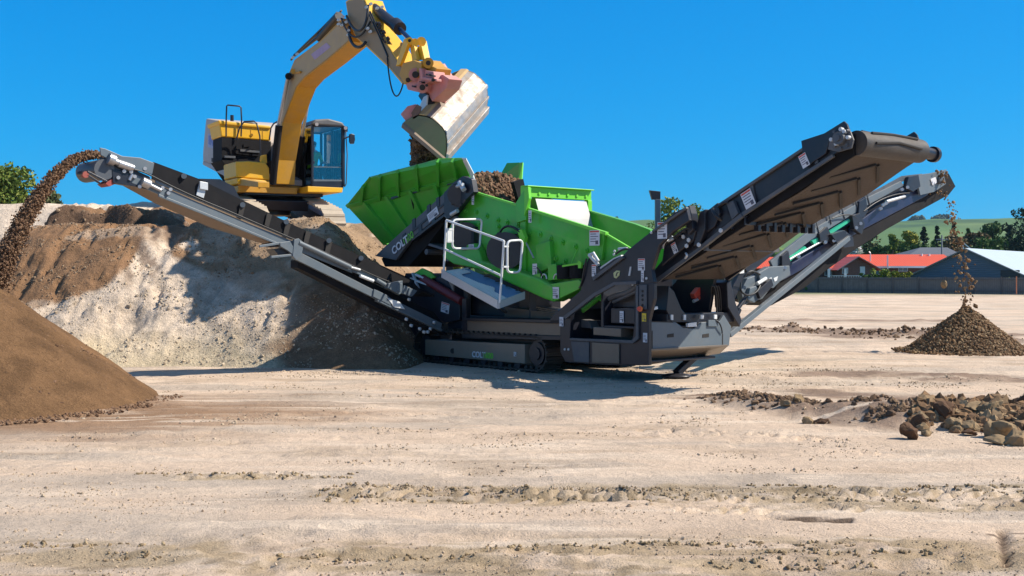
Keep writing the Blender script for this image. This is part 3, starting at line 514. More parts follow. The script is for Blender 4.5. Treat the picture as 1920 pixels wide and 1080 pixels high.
# mid-body machinery, mostly in shade
b = MB(); b.prW(MF, [(760, 512), (832, 520), (862, 560), (862, 600), (835, 606), (745, 560)], .42, 1.7); mb_ = b.build('tail_section', M['dark'], SP, bev=.015)
sticker(MF.pW(835, 577, .41), (MF.u+V((0, 0, -.18))), (MF.u*.18+V((0, 0, 1))), -MF.v, .26, .2, mb_)
b = MB(); b.tube([MF.pW(793, 522, .35), MF.pW(866, 565, .35)], .085, 14); b.build('red_hose_sleeve', M['dred'], SP)
b = MB(); b.prW(MF, [(776, 512), (790, 503), (806, 510), (815, 520), (800, 527)], .36, .42); b.build('green_bracket', M['green'], SP, bev=.01)
b = MB(); b.beam(MF.pW(774, 512, .3), MF.pW(786, 545, .3), .05, .04); b.beam(MF.pW(770, 522, .3), MF.pW(800, 533, .3), .04, .04); b.tube([MF.pW(780, 515, .3), MF.pW(795, 522, .3)], .03, 8); b.build('clamp', M['galv'], SP)
# ---- feed conveyor (carries the name)
fc = MB(); fc.prW(MF, [(703, 480), (723, 461), (834, 361), (862, 338), (872, 345), (866, 366), (833, 398), (773, 445), (742, 488)], .22, .30); fc.prW(MF, [(703, 480), (723, 461), (834, 361), (862, 338), (872, 345), (866, 366), (833, 398), (773, 445), (742, 488)], 1.9, 1.98)
fco = fc.build('feed_conveyor', M['greyd'], SP, bev=.012)
b = MB(); b.prW(MF, [(715, 485), (770, 449), (835, 401), (866, 376), (872, 388), (835, 415), (800, 462), (765, 500), (722, 500)], .34, 1.86); b.build('feed_belt', M['black'], fco)
b = MB(); b.prW(MF, [(742, 458), (834, 378), (836, 381), (744, 461)], .205, .225); b.prW(MF, [(770, 448), (836, 398), (838, 402), (772, 452)], .20, .32)
for px, py in ((775, 418), (803, 392), (820, 378), (836, 366), (757, 446), (787, 431), (812, 410)): b.prW(MF, [(px-3, py-6), (px+3, py-10), (px+4, py+8), (px-2, py+12)], .205, .225)
b.build('frame_ribs', M['dark'], fco, bev=.004)
dx = (MF.pW(790, 428, .2)-MF.pW(735, 476, .2)).normalized()
text('COLT', 'lettering', MF.pW(737, 478, .198), dx, -MF.v, .22, M['label'], fco, 1.05, .03); text('1600', 'lettering', MF.pW(757, 461, .198), dx, -MF.v, .22, M['lime'], fco, .9, .0)
sticker(MF.pW(812, 402, .21), dx, dx.cross(MF.v)*-1 if dx.cross(MF.v).z < 0 else dx.cross(MF.v), -MF.v, .36, .17, fco, red=False)
hd = MB(); hd.prW(MF, [(832, 362), (850, 342), (868, 330), (884, 336), (888, 360), (870, 378), (850, 405), (838, 412), (832, 398)], .10, .22)
hd.tube([MF.pW(858, 365, .05), MF.pW(858, 365, 1.9)], .2, 16)
for k in range(14): a = random.uniform(0, 6.28); hd.tube([MF.pW(857+16*math.cos(a), 366+20*math.sin(a), .10), MF.pW(857+16*math.cos(a), 366+20*math.sin(a), .05)], .025, 6)
hd.build('head_drive', M['dark'], fco, bev=.006)
b = MB(); b.tube([MF.pW(862, 342, .06), MF.pW(870, 356, .02)], .05, 10); b.tube([MF.pW(855, 350, .05), MF.pW(868, 346, .0)], .035, 8); b.tube([MF.pW(846, 402, .06), MF.pW(858, 395, .06)], .04, 8); b.tube([MF.pW(843, 368, .06), MF.pW(852, 372, .06)], .03, 8); b.build('drive_fittings', M['galv'], fco)
b = MB(); b.prW(MF, [(832, 405), (846, 398), (862, 412), (852, 425)], .15, .2); b.build('mount_plate', M['greyp'], fco, bev=.006)
# ---- hopper
HW = .85; FL = .45
hp1 = MB(); A0 = MF.pW(653, 384, HW-.2); A1 = MF.pW(882, 330, HW-.2)
top = [MF.pW(695, 332, FL-.2), MF.pW(825, 298, FL-.2), MF.pW(868, 297, FL-.2)]
hp1.plate([A0, top[0], top[1], top[2], A1], .05)
nw_ = hp1.build('hopper_wing', M['green'], SP, bev=.006)
low = MB(); B0 = MF.pW(722, 458, 1.05); B1 = MF.pW(884, 400, 1.05); low.plate([A0, A1, B1, B0], .04); low.build('lower_side_panel', M['green'], nw_)
rb = MB()
nn = (top[1]-A0).cross(A1-A0).normalized(); nn = nn if nn.y < 0 else -nn
rb.beam(A0+nn*.04, A1+nn*.04, .09, .07, up=nn)
def lerp(a, c_, t): return a+(c_-a)*t
tl = [top[0], top[1], top[2]]
for t in (.14, .30, .46, .62, .78, .92):
    lo = lerp(A0, A1, t); q = t*(top[2]-A0).length; 
    if t < .2: hi = lerp(A0, top[0], .75)
    elif t < .78: hi = lerp(top[0], top[1], (t-.2)/.6)
    else: hi = lerp(top[1], top[2], (t-.78)/.22)
    rb.beam(lo+nn*.06, hi+nn*.05, .07, .11, up=nn)
n2 = (B0-A0).cross(A1-A0).normalized(); n2 = n2 if n2.y < 0 else -n2
for t in (.16, .36, .56, .76): rb.beam(lerp(A0, A1, t)+n2*.05, lerp(B0, B1, t)+n2*.06, .09, .11, up=n2)
rb.beam(A0, B0, .08, .05, up=n2); rb.beam(A0+nn*.02, top[0]+nn*.02, .05, .05, up=nn)
rb.build('stiffening_ribs', M['green'], nw_, bev=.004)
b = MB(); b.plate([MF.pW(866, 297, FL-.21), MF.pW(874, 297, FL-.2), MF.pW(889, 326, HW-.2), MF.pW(884, 334, HW-.22)], .03); b.plate([MF.pW(884, 330, HW-.2), MF.pW(888, 328, HW-.18), MF.pW(894, 360, .7), MF.pW(891, 362, .7)], .03); b.build('worn_edge_plate', M['white'], nw_)
ex = MB()
for (px, py, dr) in ((772, 362, 1), (735, 372, 0), (800, 352, 0), (840, 345, 0)): 
    p = MF.pW(px, py, HW-.22); ex.beam(p, MF.pW(px+14, py-5, HW-.22), .05, .05)
p0 = MF.pW(770, 364, HW-.24); p1 = MF.pW(781, 412, HW+.1); ex.tube([p0, p1], .022, 8); ex.beam(MF.pW(776, 368, HW-.1), MF.pW(782, 415, .95), .12, .02); ex.build('folding_lock', M['dark'], nw_)
# far wing and back plate
fw = MB(); FWb = 2.45
C0 = MF.pW(905, 330, FWb+.3); C1 = MF.pW(952, 307, FWb+.3); C2 = MF.pW(976, 306, FWb+.3); C3 = MF.pW(974, 345, FWb); back = W(-5.1, FWb, 2.9)
C0 = W(-5.6, FWb, 2.95); ct = W(-4.6, FWb+.3, 3.35)
fw.plate([C3, C2, C1, ct, C0], .05); fwo = fw.build('hopper_wing', M['green'], SP)
b = MB(); b.plate([MF.pW(974, 306, FWb+.3), MF.pW(981, 305, FWb+.28), MF.pW(978, 350, FWb-.02), MF.pW(972, 342, FWb)], .03); b.build('edge_flange', M['lime'], fwo)
b = MB(); b.plate([C3, C0, W(-5.4, 2.0, 2.0), MF.pW(966, 378, 2.0)], .04); b.build('lower_side_panel', M['green'], fwo)
b = MB(); s0, z0 = MF.onW(653, 384, HW-.2); b.plate([A0+V((0, 0, .0)), W(s0+.05, 1.2, z0+.35), C0, W(-5.4, 2.0, 2.0), B0], .05); b.build('hopper_back', M['green'], SP)
b = MB(); b.prS(MF, [(957, 342), (975, 336), (978, 350), (980, 372), (968, 382)], -2.2, -2.1); b.build('rubber_flap', M['black'], SP)
# ---- screen box
sb = MB(); B_ = .3
side = [(884, 357), (967, 382), (985, 389), (1133, 436), (1182, 466), (1160, 500), (1085, 532), (1035, 535), (960, 505), (880, 478), (832, 474), (835, 445), (850, 412), (866, 384)]
sb.prW(MF, side, B_, B_+.03); sbo = sb.build('screen_box_side', M['green'], SP)
# far side plate, same outline shifted across
f2 = MB(); side2 = [MF.onW(x, y, B_) for x, y in side]; f2.prWl(MF, side2, 1.93, 1.96); f2.build('screen_box_side', M['green'], SP)
b = MB(); b.prW(MF, [(884, 357), (967, 382), (967, 386), (884, 361)], B_-.06, B_); b.prW(MF, [(988, 389), (1135, 435), (1135, 441), (988, 394)], B_-.08, B_); b.prW(MF, [(1133, 436), (1182, 465), (1181, 468), (1133, 440)], B_-.05, B_)
b.bx(MF, -1.2, -1.19, 1.9, 1.93, 2, 2.01); b.build('top_flange', M['lime'], sbo, bev=.004)
# far plate raised rim seen behind the sheet
b = MB(); b.prW(MF, [(1098, 394), (1190, 421), (1219, 432), (1219, 445), (1181, 480), (1110, 470), (1098, 440)], 1.90, 1.92); b.prW(MF, [(1098, 393), (1190, 420), (1219, 431), (1219, 434), (1190, 423), (1098, 396)], 1.84, 1.95); b.build('far_liner_plate', M['green'], SP)
# vertical stiffeners and bolt rows on the near plate
b = MB(); b.prW(MF, [(967, 380), (985, 352), (990, 352), (986, 412), (968, 418)], B_-.09, B_-.001); b.prW(MF, [(975, 415), (985, 415), (985, 520), (975, 516)], B_-.05, B_-.001); b.prW(MF, [(1128, 438), (1133, 440), (1128, 488), (1122, 488)], B_-.06, B_-.001)
b.prW(MF, [(1004, 460), (1030, 452), (1034, 500), (1008, 512)], B_-.1, B_-.001)
b.build('stiffener', M['green'], sbo, bev=.006)
b = MB(); b.prW(MF, [(983, 352), (990, 350), (992, 372), (983, 405)], B_-.12, B_-.06); b.build('stiffener_edge', M['lime'], sbo)
b = MB()
for px, py in [(874, 395), (893, 398), (913, 405), (934, 413), (951, 417), (972, 421), (994, 437), (1013, 440), (1033, 447), (1055, 455), (1079, 463), (1010, 470), (1026, 480), (1043, 485), (1060, 490), (935, 425), (1100, 470), (900, 420), (876, 420)]:
    p = MF.pW(px, py, B_-.001); b.tube([p, p-MF.v*.02], .05, 12); b.tube([p-MF.v*.02, p-MF.v*.05], .026, 8)
b.build('cross_tube_bolts', M['green'], sbo)
b = MB(); 
for a_ in (-3.6, -2.9, -2.2, -1.5, -.8, -.1, .6): 
    z = 2.35-(a_+3.6)*.2; b.tube([W(a_, B_+.04, z-.15), W(a_, 1.93, z-.15)], .06, 8)
b.prWl(MF, [(-3.9, 2.4), (1.2, 1.35), (1.2, 1.40), (-3.9, 2.45)], B_+.05, 1.9); b.build('screen_deck', M['greyd'], SP)
# crossbeam, its posts, and the deflector sheet
s_, z_ = MF.onW(985, 350, B_); _, zb = MF.onW(985, 369, B_)
b = MB(); b.bx(MF, s_-.10, s_+.02, B_-.03, 1.97, zb, z_); b.bx(MF, s_-.1, s_+.10, B_-.03, 1.97, z_, z_+.02); b.bx(MF, s_-.06, s_+.04, B_-.03, B_+.09, zb-.6, zb); b.bx(MF, s_-.06, s_+.04, 1.86, 1.97, zb-.7, zb); cb = b.build('cross_beam', M['lime'], SP, bev=.008)
b = MB(); bolts(b, [W(s_+.02, .38+k*.24, (z_+zb)/2-.02) for k in range(7)], MF.u, .03, .02); b.build('bolt_row', M['lime'], cb)
sh = MB(); pts = []
for k in range(6): a = k/5; pts.append((s_+.05+.28*math.sin(a*1.2), zb-.03-a*.85))
for i in range(5): sh.plate([W(pts[i][0], B_+.2, pts[i][1]), W(pts[i][0], 1.8, pts[i][1]), W(pts[i+1][0], 1.8, pts[i+1][1]), W(pts[i+1][0], B_+.2, pts[i+1][1])], .008)
sh.build('deflector_sheet', M['sheet'], SP)
b = MB(); b.bx(MF, s_-.7, s_-.12, B_+.04, 1.92, zb-.7, zb-.66); b.build('feed_box_floor', M['dark'], SP)
# fat lower beam, platform ledge
b = MB(); b.prW(MF, [(900, 488), (960, 505), (1010, 522), (1036, 537), (1036, 566), (1018, 560), (930, 520), (895, 505)], .02, .30); lb = b.build('lower_beam', M['green'], SP, bev=.04)
b = MB(); b.prW(MF, [(1010, 536), (1084, 524), (1093, 532), (1088, 541), (1036, 566), (1030, 545)], .05, .32); b.build('ledge', M['green'], SP, bev=.012)
b = MB(); b.prW(MF, [(1027, 497), (1042, 494), (1045, 524), (1027, 526)], .12, .28); b.prW(MF, [(1000, 515), (1012, 512), (1014, 530), (1002, 532)], .08, .28); b.build('lug', M['green'], SP, bev=.01)
b = MB(); b.tube([MF.pW(1058, 523, .15), MF.pW(1058, 497, .15)], .13, 14); b.tube([MF.pW(1082, 522, .15), MF.pW(1082, 497, .15)], .13, 14); b.build('rubber_mount', M['black'], SP)
b = MB(); b.beam(MF.pW(1055, 499, -.02), MF.pW(1086, 494, -.02), .03, .03); b.tube([MF.pW(1070, 498, .1), MF.pW(1082, 468, .25)], .012, 6); b.build('tie_rod', M['lime'], SP)
b = MB(); b.prW(MF, [(1083, 488), (1090, 492), (1089, 503), (1084, 503)], -.04, .0); b.build('bright_tab', M['lime'], SP)
b = MB()
for px in (1020, 1043): b.tube([MF.pW(px+5*math.cos(t), 523-9*math.sin(t), .1) for t in [k*math.pi/8 for k in range(9)]], .013, 6)
b.build('lifting_eyes', M['galv'], SP)
b = MB()
def arc(ps, n=14):
    ps = [V(p) for p in ps]; o = []
    for i in range(n+1):
        q = list(ps); t = i/n
        while len(q) > 1: q = [q[k].lerp(q[k+1], t) for k in range(len(q)-1)]
        o.append(q[0])
    return o
b.tube(arc([MF.pW(932, 455, .18), MF.pW(938, 415, .1), MF.pW(960, 418, .1), MF.pW(980, 440, .15)]), .022, 8); b.tube(arc([MF.pW(957, 445, .2), MF.pW(975, 432, .1), MF.pW(985, 448, .2)]), .016, 8)
b.tube(arc([MF.pW(1004, 500, .15), MF.pW(1012, 505, .0), MF.pW(1018, 515, .1), MF.pW(1017, 528, .15)]), .014, 8); b.build('hydraulic_hose', M['hose'], SP)
b = MB(); b.tube([MF.pW(980, 442, .18), MF.pW(1001, 484, .18)], .016, 8); b.tube([MF.pW(972, 430, .2), MF.pW(984, 458, .2)], .03, 8); b.build('damper_rod', M['steel'], SP)
b = MB(); b.prW(MF, [(970, 432), (978, 430), (984, 445), (981, 462), (976, 455)], .12, .2); b.build('bright_bracket', M['lime'], SP)
# vibrator drive behind the handrail
b = MB(); b.tube([MF.pW(873, 443, .1), MF.pW(873, 443, .32)], .27, 20); b.prW(MF, [(858, 425), (888, 425), (888, 462), (858, 462)], .18, .3)
for k in range(4): b.tube([MF.pW(936, 440+k*14, .05), MF.pW(936, 440+k*14, .2)], .05, 8)
b.tube([MF.pW(947, 470, .0), MF.pW(947, 470, .3)], .34, 24); b.build('vibrator_drive', M['dark'], SP, bev=.005)
b = MB(); b.prW(MF, [(843, 465), (890, 456), (898, 470), (905, 492), (900, 505), (850, 495), (828, 480)], .12, .28); b.build('drive_guard', M['green'], SP, bev=.02)
for px, py, w_, h_ in ((887, 373, .07, .22), (994, 406, .08, .22), (1115, 446, .24, .26), (884, 463, .16, .1), (1041, 549, .2, .2)): stW(px, py, B_-.12 if px not in (1041, 884) else (.04 if px == 1041 else .1), w_, h_, SP, red=px > 1100)
stW(1003, 505, .1, .12, .2, SP, red=False)
# ---- material in the hopper throat
xs_ = np.arange(-1.05, 1.05, .05); Xh, Yh, Fh = grid(xs_*1.0, xs_*.62)
base = W(-2.9, 1.55, 0); hx = base.x+MF.u.x*Xh+MF.v.x*Yh; hy = base.y+MF.u.y*Xh+MF.v.y*Yh
zh = 3.80-.25*(Xh+.35)-np.where(Xh > 0, .85, 1.9)*np.maximum(np.abs(Xh+.15)-.25, 0)-.3*Yh**2+.30*(fbm(Xh*2.4, Yh*2.4, 4, 3)-.5)
hpo = npmesh('soil_heap', np.stack([hx, hy, zh], 1), Fh, M['mound'], loc=(base.x, base.y, 2.4)); setcol(hpo, np.tile(np.array((.24, .14, .085)), (len(hx), 1)))
i_ = rng.integers(0, len(hx), 2600); Pc = np.stack([hx[i_], hy[i_], zh[i_]], 1)+rng.normal(0, .03, (2600, 3)); vv, ff = lumps(Pc, rng.uniform(.015, .06, 2600)); cl = npmesh('loose_clods', vv, ff, M['fclod'], par=hpo, smooth=False); cl['kind'] = 'stuff'
tag(hpo, 'crumbly brown soil heaped in the throat of the green hopper', 'soil heap')
# ---- walkway and handrail
wk = MB(); PW = -.62
d0 = [MF.pW(829, 510, PW), MF.pW(934, 568, PW)]; dz = V((0, 0, .05))
e0 = d0[0]+MF.v*.60+V((0, 0, .07)); e1 = d0[1]+MF.v*.60+V((0, 0, .16))
wk.ext([d0[0], d0[1], e1, e0], (0, 0, -.03)); wko = wk.build('walkway_deck', M['bluedeck'], SP)
b = MB(); b.ext([d0[0]-MF.v*.02+dz, d0[1]-MF.v*.02+dz, d0[1]-MF.v*.02-dz*2, d0[0]-MF.v*.02-dz*2], MF.v*.03); b.ext([d0[1]+dz*.6, e1+dz*.6, e1-dz*2, d0[1]-dz*2], MF.u*.03); b.ext([d0[0]+dz*.3, e0+dz*.3, e0-dz*2, d0[0]-dz*2], MF.u*.03)
b.build('kick_plate', M['galv'], wko)
b = MB()
for t in np.linspace(.03, .97, 34):                      # bright worn nosings of the open grating
    p = d0[0].lerp(d0[1], float(t)); wl = .16+.18*float(vn(t*9, 0, 4))+(.2 if t < .15 else 0); dn = ((e1-d0[1]).lerp(e0-d0[0], 1-float(t))).normalized()
    b.beam(p+V((0, 0, .012)), p+dn*wl+V((0, 0, .012)), .055, .02)
b.build('grating', M['white'], wko)
b = MB()
for t in (.40, .60, .78, .95): p = e0.lerp(e1, t)-MF.v*.06+V((0, 0, .03)); b.sph(p, .04, 8, 4, (1.6, 1, .3))
b.build('drain_slots', M['chev'], wko)
b = MB(); b.prW(MF, [(834, 515), (850, 524), (849, 545)], PW+.05, PW+.08); b.beam(MF.pW(850, 525, PW+.3), MF.pW(872, 540, .5), .05, .05); b.beam(MF.pW(925, 565, PW+.3), MF.pW(948, 585, .5), .05, .05); b.build('walkway_brackets', M['greyp'], wko)
hr = MB(); r_ = .021; pL0, pL1 = MF.pW(832, 507, PW), MF.pW(837, 413, PW); pR0, pR1 = MF.pW(937, 568, PW), MF.pW(945, 452, PW)
hr.tube([pL0, pL1], r_, 8); hr.tube([pR0, pR1], r_, 8); hr.tube([pL1, pR1], r_, 8); hr.tube([MF.pW(834, 467, PW), MF.pW(938, 516, PW)], r_, 8)
def loop(px, corners, a):
    ps = [MF.pS(x, y, a) for x, y in corners]; n = len(ps); o = []
    for i in range(n):
        p, q, r2 = ps[i-1], ps[i], ps[(i+1) % n]; rr = .09
        o += arc([q.lerp(p, min(.4, rr/(q-p).length)), q, q.lerp(r2, min(.4, rr/(r2-q).length))], 4)
    return o+[o[0]]
aL = MF.onW(846, 420, PW)[0]; aR = MF.onW(948, 460, PW)[0]
hr.tube(loop(0, [(849, 412), (904, 411), (899, 466), (848, 466)], aL), r_, 8, cap=False)
hr.tube(loop(0, [(951, 452), (980, 450), (975, 511), (951, 511)], aR), r_, 8, cap=False)
for py in (430, 452): hr.beam(MF.pS(838, py, aL), MF.pS(850, py, aL), .03, .03)
for py in (462, 500): hr.beam(MF.pS(944, py, aR), MF.pS(953, py, aR), .03, .03)
hr.prS(MF, [(838, 428), (848, 428), (848, 455), (838, 455)], aL-.01, aL+.01)
hr.build('handrail', M['white'], SP)
# ---- discharge-end frame
fr = MB(); f0, f1 = -.02, .06
plB = [(1168, 478), (1180, 466), (1223, 432), (1265, 398), (1286, 388), (1292, 414), (1262, 434), (1236, 460), (1222, 505), (1226, 530), (1200, 536), (1168, 530)]
fr.prW(MF, plB, f0, f1); fr.prW(MF, [(1170, 478), (1172, 528), (1150, 532), (1112, 552), (1070, 582), (1050, 606), (1030, 606), (1032, 596), (1088, 545), (1098, 495), (1106, 478), (1114, 480), (1124, 505), (1150, 486)], f0, f1)
fr.prW(MF, [(1050, 604), (1072, 584), (1070, 600), (1068, 634), (1185, 641), (1190, 600), (1192, 534), (1226, 530), (1226, 560), (1216, 600), (1216, 685), (1140, 685), (1060, 679), (1050, 660)], f0, f1)
far_ = [(1168, 478), (1223, 432), (1286, 388), (1292, 414), (1236, 460), (1205, 505), (1190, 600), (1190, 650), (1060, 660), (1050, 606), (1112, 552)]; fr.prWl(MF, [MF.onW(x, y, 0) for x, y in far_], 1.82, 1.9)
fro = fr.build('side_frame', M['dark'], SP, bev=.012)
b = MB(); b.prW(MF, [(1110, 520), (1165, 480), (1168, 484), (1112, 526)], f0-.05, f0-.001); b.prW(MF, [(1112, 550), (1150, 529), (1192, 527), (1192, 533), (1152, 535), (1114, 556), (1060, 598), (1055, 594)], f0-.05, f0-.001); b.prW(MF, [(1192, 536), (1196, 536), (1196, 636), (1186, 644), (1068, 638), (1068, 634), (1184, 638), (1192, 630)], f0-.04, f0-.001)
b.prW(MF, [(1222, 432), (1286, 388), (1287, 391), (1224, 435)], f0-.05, f0-.001); b.prW(MF, [(1198, 534), (1212, 534), (1212, 580), (1198, 580)], f0-.025, f0-.001); b.build('frame_edging', M['greyd'], fro, bev=.004)
b = MB()
for px, py in ((1205, 546), (1205, 554), (1205, 562), (1205, 572)): b.tube([MF.pW(px, py, f0-.035), MF.pW(px, py, f0-.02)], .022, 8)
b.build('slot_holes', M['chev'], fro)
b = MB(); b.prW(MF, [(1118, 506), (1150, 484), (1164, 478), (1166, 486), (1124, 512)], f0+.02, f0+.1); b.tube([MF.pW(1105, 478, f0), MF.pW(1122, 497, f0)], .035, 8); b.tube([MF.pW(1112, 474, f0-.02), MF.pW(1122, 490, f0-.02)], .028, 8); b.tube([MF.pW(1104, 478, f0), MF.pW(1114, 474, f0)], .022, 8); b.tube([MF.pW(1160, 467, .1), MF.pW(1176, 466, .1)], .025, 8); b.build('bright_hose_couplings', M['galv'], fro)
b = MB(); b.tube(arc([MF.pW(1100, 485, -.05), MF.pW(1092, 510, -.06), MF.pW(1094, 530, -.04), MF.pW(1086, 540, -.02)]), .016, 8); b.tube(arc([MF.pW(1155, 476, .0), MF.pW(1172, 462, .0), MF.pW(1184, 470, .05)]), .018, 8); b.build('hydraulic_hose', M['hose'], fro)
b = MB(); bolts(b, [MF.pW(x, y, f0) for x, y in ((1222, 436), (1153, 471), (1187, 533), (1213, 522), (1152, 477), (1060, 655), (1067, 655))], -MF.v, .022, .02)
b.mi = 1; b.prW(MF, [(1178, 517), (1181, 500), (1183, 500), (1181, 517)], f0-.02, f0-.001); b.build('bolt_heads', [M['galv'], M['galv']], fro)
# emblem, labels
b = MB(); b.prW(MF, [(1150, 512), (1156, 507), (1162, 508), (1161, 516), (1155, 522), (1151, 520)], f0-.012, f0-.001); b.mi = 1; b.prW(MF, [(1154, 518), (1156, 511), (1160, 510), (1159, 512), (1157, 513), (1156, 518)], f0-.016, f0-.012); b.build('emblem', [mat('emblem_cream', (.5, .52, .25), .5), M['dark']], fro)
for px, py, w_, h_, rd in ((1203, 496, .15, .19, 1), (1205, 518, .06, .18, 0), (1114, 507, .1, .2, 1), (1210, 633, .09, .15, 0), (1090, 653, .07, .11, 0), (1051, 575, .0, .0, 0), (1242, 432, .2, .26, 1)):
    if w_: stW(px, py, f0-.002, w_, h_, fro, red=bool(rd))
stW(1208, 595, f0-.004, .09, .13, fro, red=False, m=M['ylab'])
b = MB(); b.tube([MF.pW(1200, 579, f0-.07), MF.pW(1200, 579, f0)], .045, 12); b.mi = 1; b.tube([MF.pW(1198, 579, f0-.11), MF.pW(1198, 579, f0-.07)], .035, 12); b.build('emergency_stop', [M['orange'], M['red']], fro)
# engine bay contents
b = MB(); b.prW(MF, [(1068, 585), (1115, 550), (1160, 530), (1196, 530), (1196, 645), (1068, 645)], 1.25, 1.35); b.prW(MF, [(1062, 590), (1074, 580), (1074, 660), (1062, 660)], .1, 1.2); b.build('bay_bulkhead', M['dark'], SP)
b = MB(); b.prW(MF, [(1112, 613), (1164, 616), (1164, 632), (1112, 628)], .03, .6); b.build('toolbox', M['bronze'], SP, bev=.01)
b = MB(); b.prW(MF, [(1145, 578), (1190, 578), (1190, 608), (1145, 606)], .12, .9); b.prW(MF, [(1143, 560), (1191, 548), (1191, 578), (1146, 576)], .3, 1.0); eb = b.build('engine_cover', M['dark'], SP, bev=.015); stW(1166, 594, .11, .09, .19, eb, red=False)
b = MB(); b.prW(MF, [(1110, 642), (1160, 645), (1160, 682), (1110, 680)], -.05, -.021); b.build('service_panel', M['bronze'], SP, bev=.008)
b = MB(); b.prW(MF, [(1070, 640), (1104, 641), (1104, 680), (1076, 678)], -.04, -.021); b.prW(MF, [(1089, 598), (1104, 602), (1110, 616), (1090, 614)], .3, .5); b.build('bay_panel', M['greyd'], SP, bev=.006)
b = MB(); b.tube(arc([MF.pW(1072, 597, .35), MF.pW(1105, 575, .35), MF.pW(1125, 553, .35), MF.pW(1145, 548, .35)]), .045, 8); b.prW(MF, [(1120, 558), (1142, 548), (1144, 560), (1126, 565)], .3, .7); b.build('green_pipework', M['green'], SP)
b = MB(); b.tube(arc([MF.pW(1143, 560, .2), MF.pW(1160, 548, .15), MF.pW(1175, 555, .15), MF.pW(1195, 535, .2)]), .05, 8); b.tube(arc([MF.pW(1150, 566, .2), MF.pW(1170, 558, .15), MF.pW(1195, 545, .2)]), .03, 8); b.build('air_duct', M['greyd'], SP)
# ---- end face of the chassis
ES = 2.72; ef = MB()
ef.prS(MF, [(1216, 602), (1262, 604), (1276, 614), (1296, 616), (1310, 604), (1344, 602), (1352, 590), (1366, 612), (1362, 648), (1216, 656)], ES-.06, ES); efo = ef.build('end_panel', M['greyp'], SP, bev=.01)
b = MB(); b.ext([MF.pS(1216, 656, ES+.004), MF.pS(1366, 648, ES+.004), MF.pS(1350, 663, ES-.35), MF.pS(1216, 684, ES-.35)], MF.u*-.05); b.prS(MF, [(1214, 654), (1362, 646), (1362, 650), (1214, 658)], ES, ES+.03); b.build('skid_plate', M['bronze'], SP, bev=.006)
b = MB(); b.bx(MF, 1.6, 1.66, .07, 1.8, .75, 1.75); b.bx(MF, 1.66, ES-.07, .08, 1.8, .86, .90); b.prS(MF, [(1222, 588), (1350, 584), (1350, 603), (1310, 604), (1296, 614), (1276, 614), (1262, 603), (1222, 603)], ES-.4, ES-.07); b.bx(MF, 1.2, ES-.1, .1, 1.8, .32, .36); b.build('end_tray', M['dark'], SP, bev=.01)
b = MB()
for px in (1257, 1281): b.prS(MF, [(px-13+12, 590), (px-9+12, 590), (px-9+12, 600), (px-13+12, 600)], ES-.06, ES-.03)
b.prS(MF, [(1256, 575), (1262, 573), (1275, 579), (1270, 587), (1262, 586)], ES-.3, ES-.27); b.prS(MF, [(1286, 606), (1302, 604), (1302, 612), (1286, 613)], ES+.0, ES+.05); b.prS(MF, [(1312, 590), (1317, 590), (1317, 598), (1312, 598)], ES+.0, ES+.03); b.prS(MF, [(1337, 590), (1342, 590), (1342, 598), (1337, 598)], ES+.0, ES+.03); b.prS(MF, [(1216, 577), (1227, 574), (1228, 579), (1218, 582)], ES-.06, ES+.01); b.build('latches', M['white'], SP, bev=.003)
b = MB()
for px in (1257, 1323): b.prS(MF, [(px-6, 627), (px+6, 625), (px+6, 632), (px-6, 633)], ES+.001, ES+.006)
b.prS(MF, [(1222, 620), (1223.5, 620), (1223.5, 655), (1222, 655)], ES+.001, ES+.005); b.prS(MF, [(1354, 626), (1355.5, 626), (1355.5, 648), (1354, 648)], ES+.001, ES+.005); b.prS(MF, [(1222, 602), (1262, 603), (1262, 605), (1222, 604)], ES+.001, ES+.005); b.build('slots', M['chev'], efo)
b = MB(); b.prS(MF, [(1326, 600), (1344, 600), (1344, 612), (1326, 612)], ES+.002, ES+.03); b.build('hinge_plate', M['greyp'], efo, bev=.004)
b = MB(); b.prS(MF, [(1216, 535), (1226, 545), (1240, 578), (1262, 603), (1222, 603), (1212, 580)], ES-.5, ES-.06); b.prS(MF, [(1350, 592), (1340, 575), (1338, 530), (1345, 525), (1352, 560), (1366, 600), (1362, 612)], ES-.3, ES-.01); b.build('end_uprights', M['dark'], SP, bev=.01)
b = MB(); b.prS(MF, [(1293, 551), (1302, 540), (1330, 528), (1331, 534), (1296, 560)], ES-.55, ES-.45); b.prS(MF, [(1300, 556), (1318, 549), (1316, 556), (1304, 562)], ES-.55, ES-.45); b.tube([MF.pS(1324, 558, ES-.5), MF.pS(1324, 568, ES-.5)], .045, 10); b.build('red_guard', M['red'], SP, bev=.01)
b = MB(); b.tube([MF.pS(1324, 568, ES-.5), MF.pS(1324, 588, ES-.5)], .04, 10); b.tube([MF.pS(1300, 565, ES-.5), MF.pS(1310, 560, ES-.5)], .03, 8); b.build('cylinder_barrel', M['galv'], SP)
b = MB()
for k in range(3): b.tube(arc([MF.pS(1334+k*5, 552, ES-.2), MF.pS(1330+k*5, 530, ES-.1), MF.pS(1345+k*4, 520, ES-.1), MF.pS(1344+k*4, 590, ES-.15)]), .016, 7)
b.tube(arc([MF.pS(1342, 600, ES+.03), MF.pS(1350, 604, ES+.06), MF.pS(1354, 615, ES+.05), MF.pS(1354, 625, ES+.02)]), .012, 6); b.build('hydraulic_hose', M['hose'], SP)
b = MB(); p0 = MF.pS(1302, 668, 2.4); p1 = MF.pS(1268, 700, 2.4); b.beam(p0, p1, .13, .1); b.sph((p1.x, p1.y, .05), .2, 12, 6, (1.3, 1, .25)); b.build('support_leg', M['dark'], SP, bev=.01)
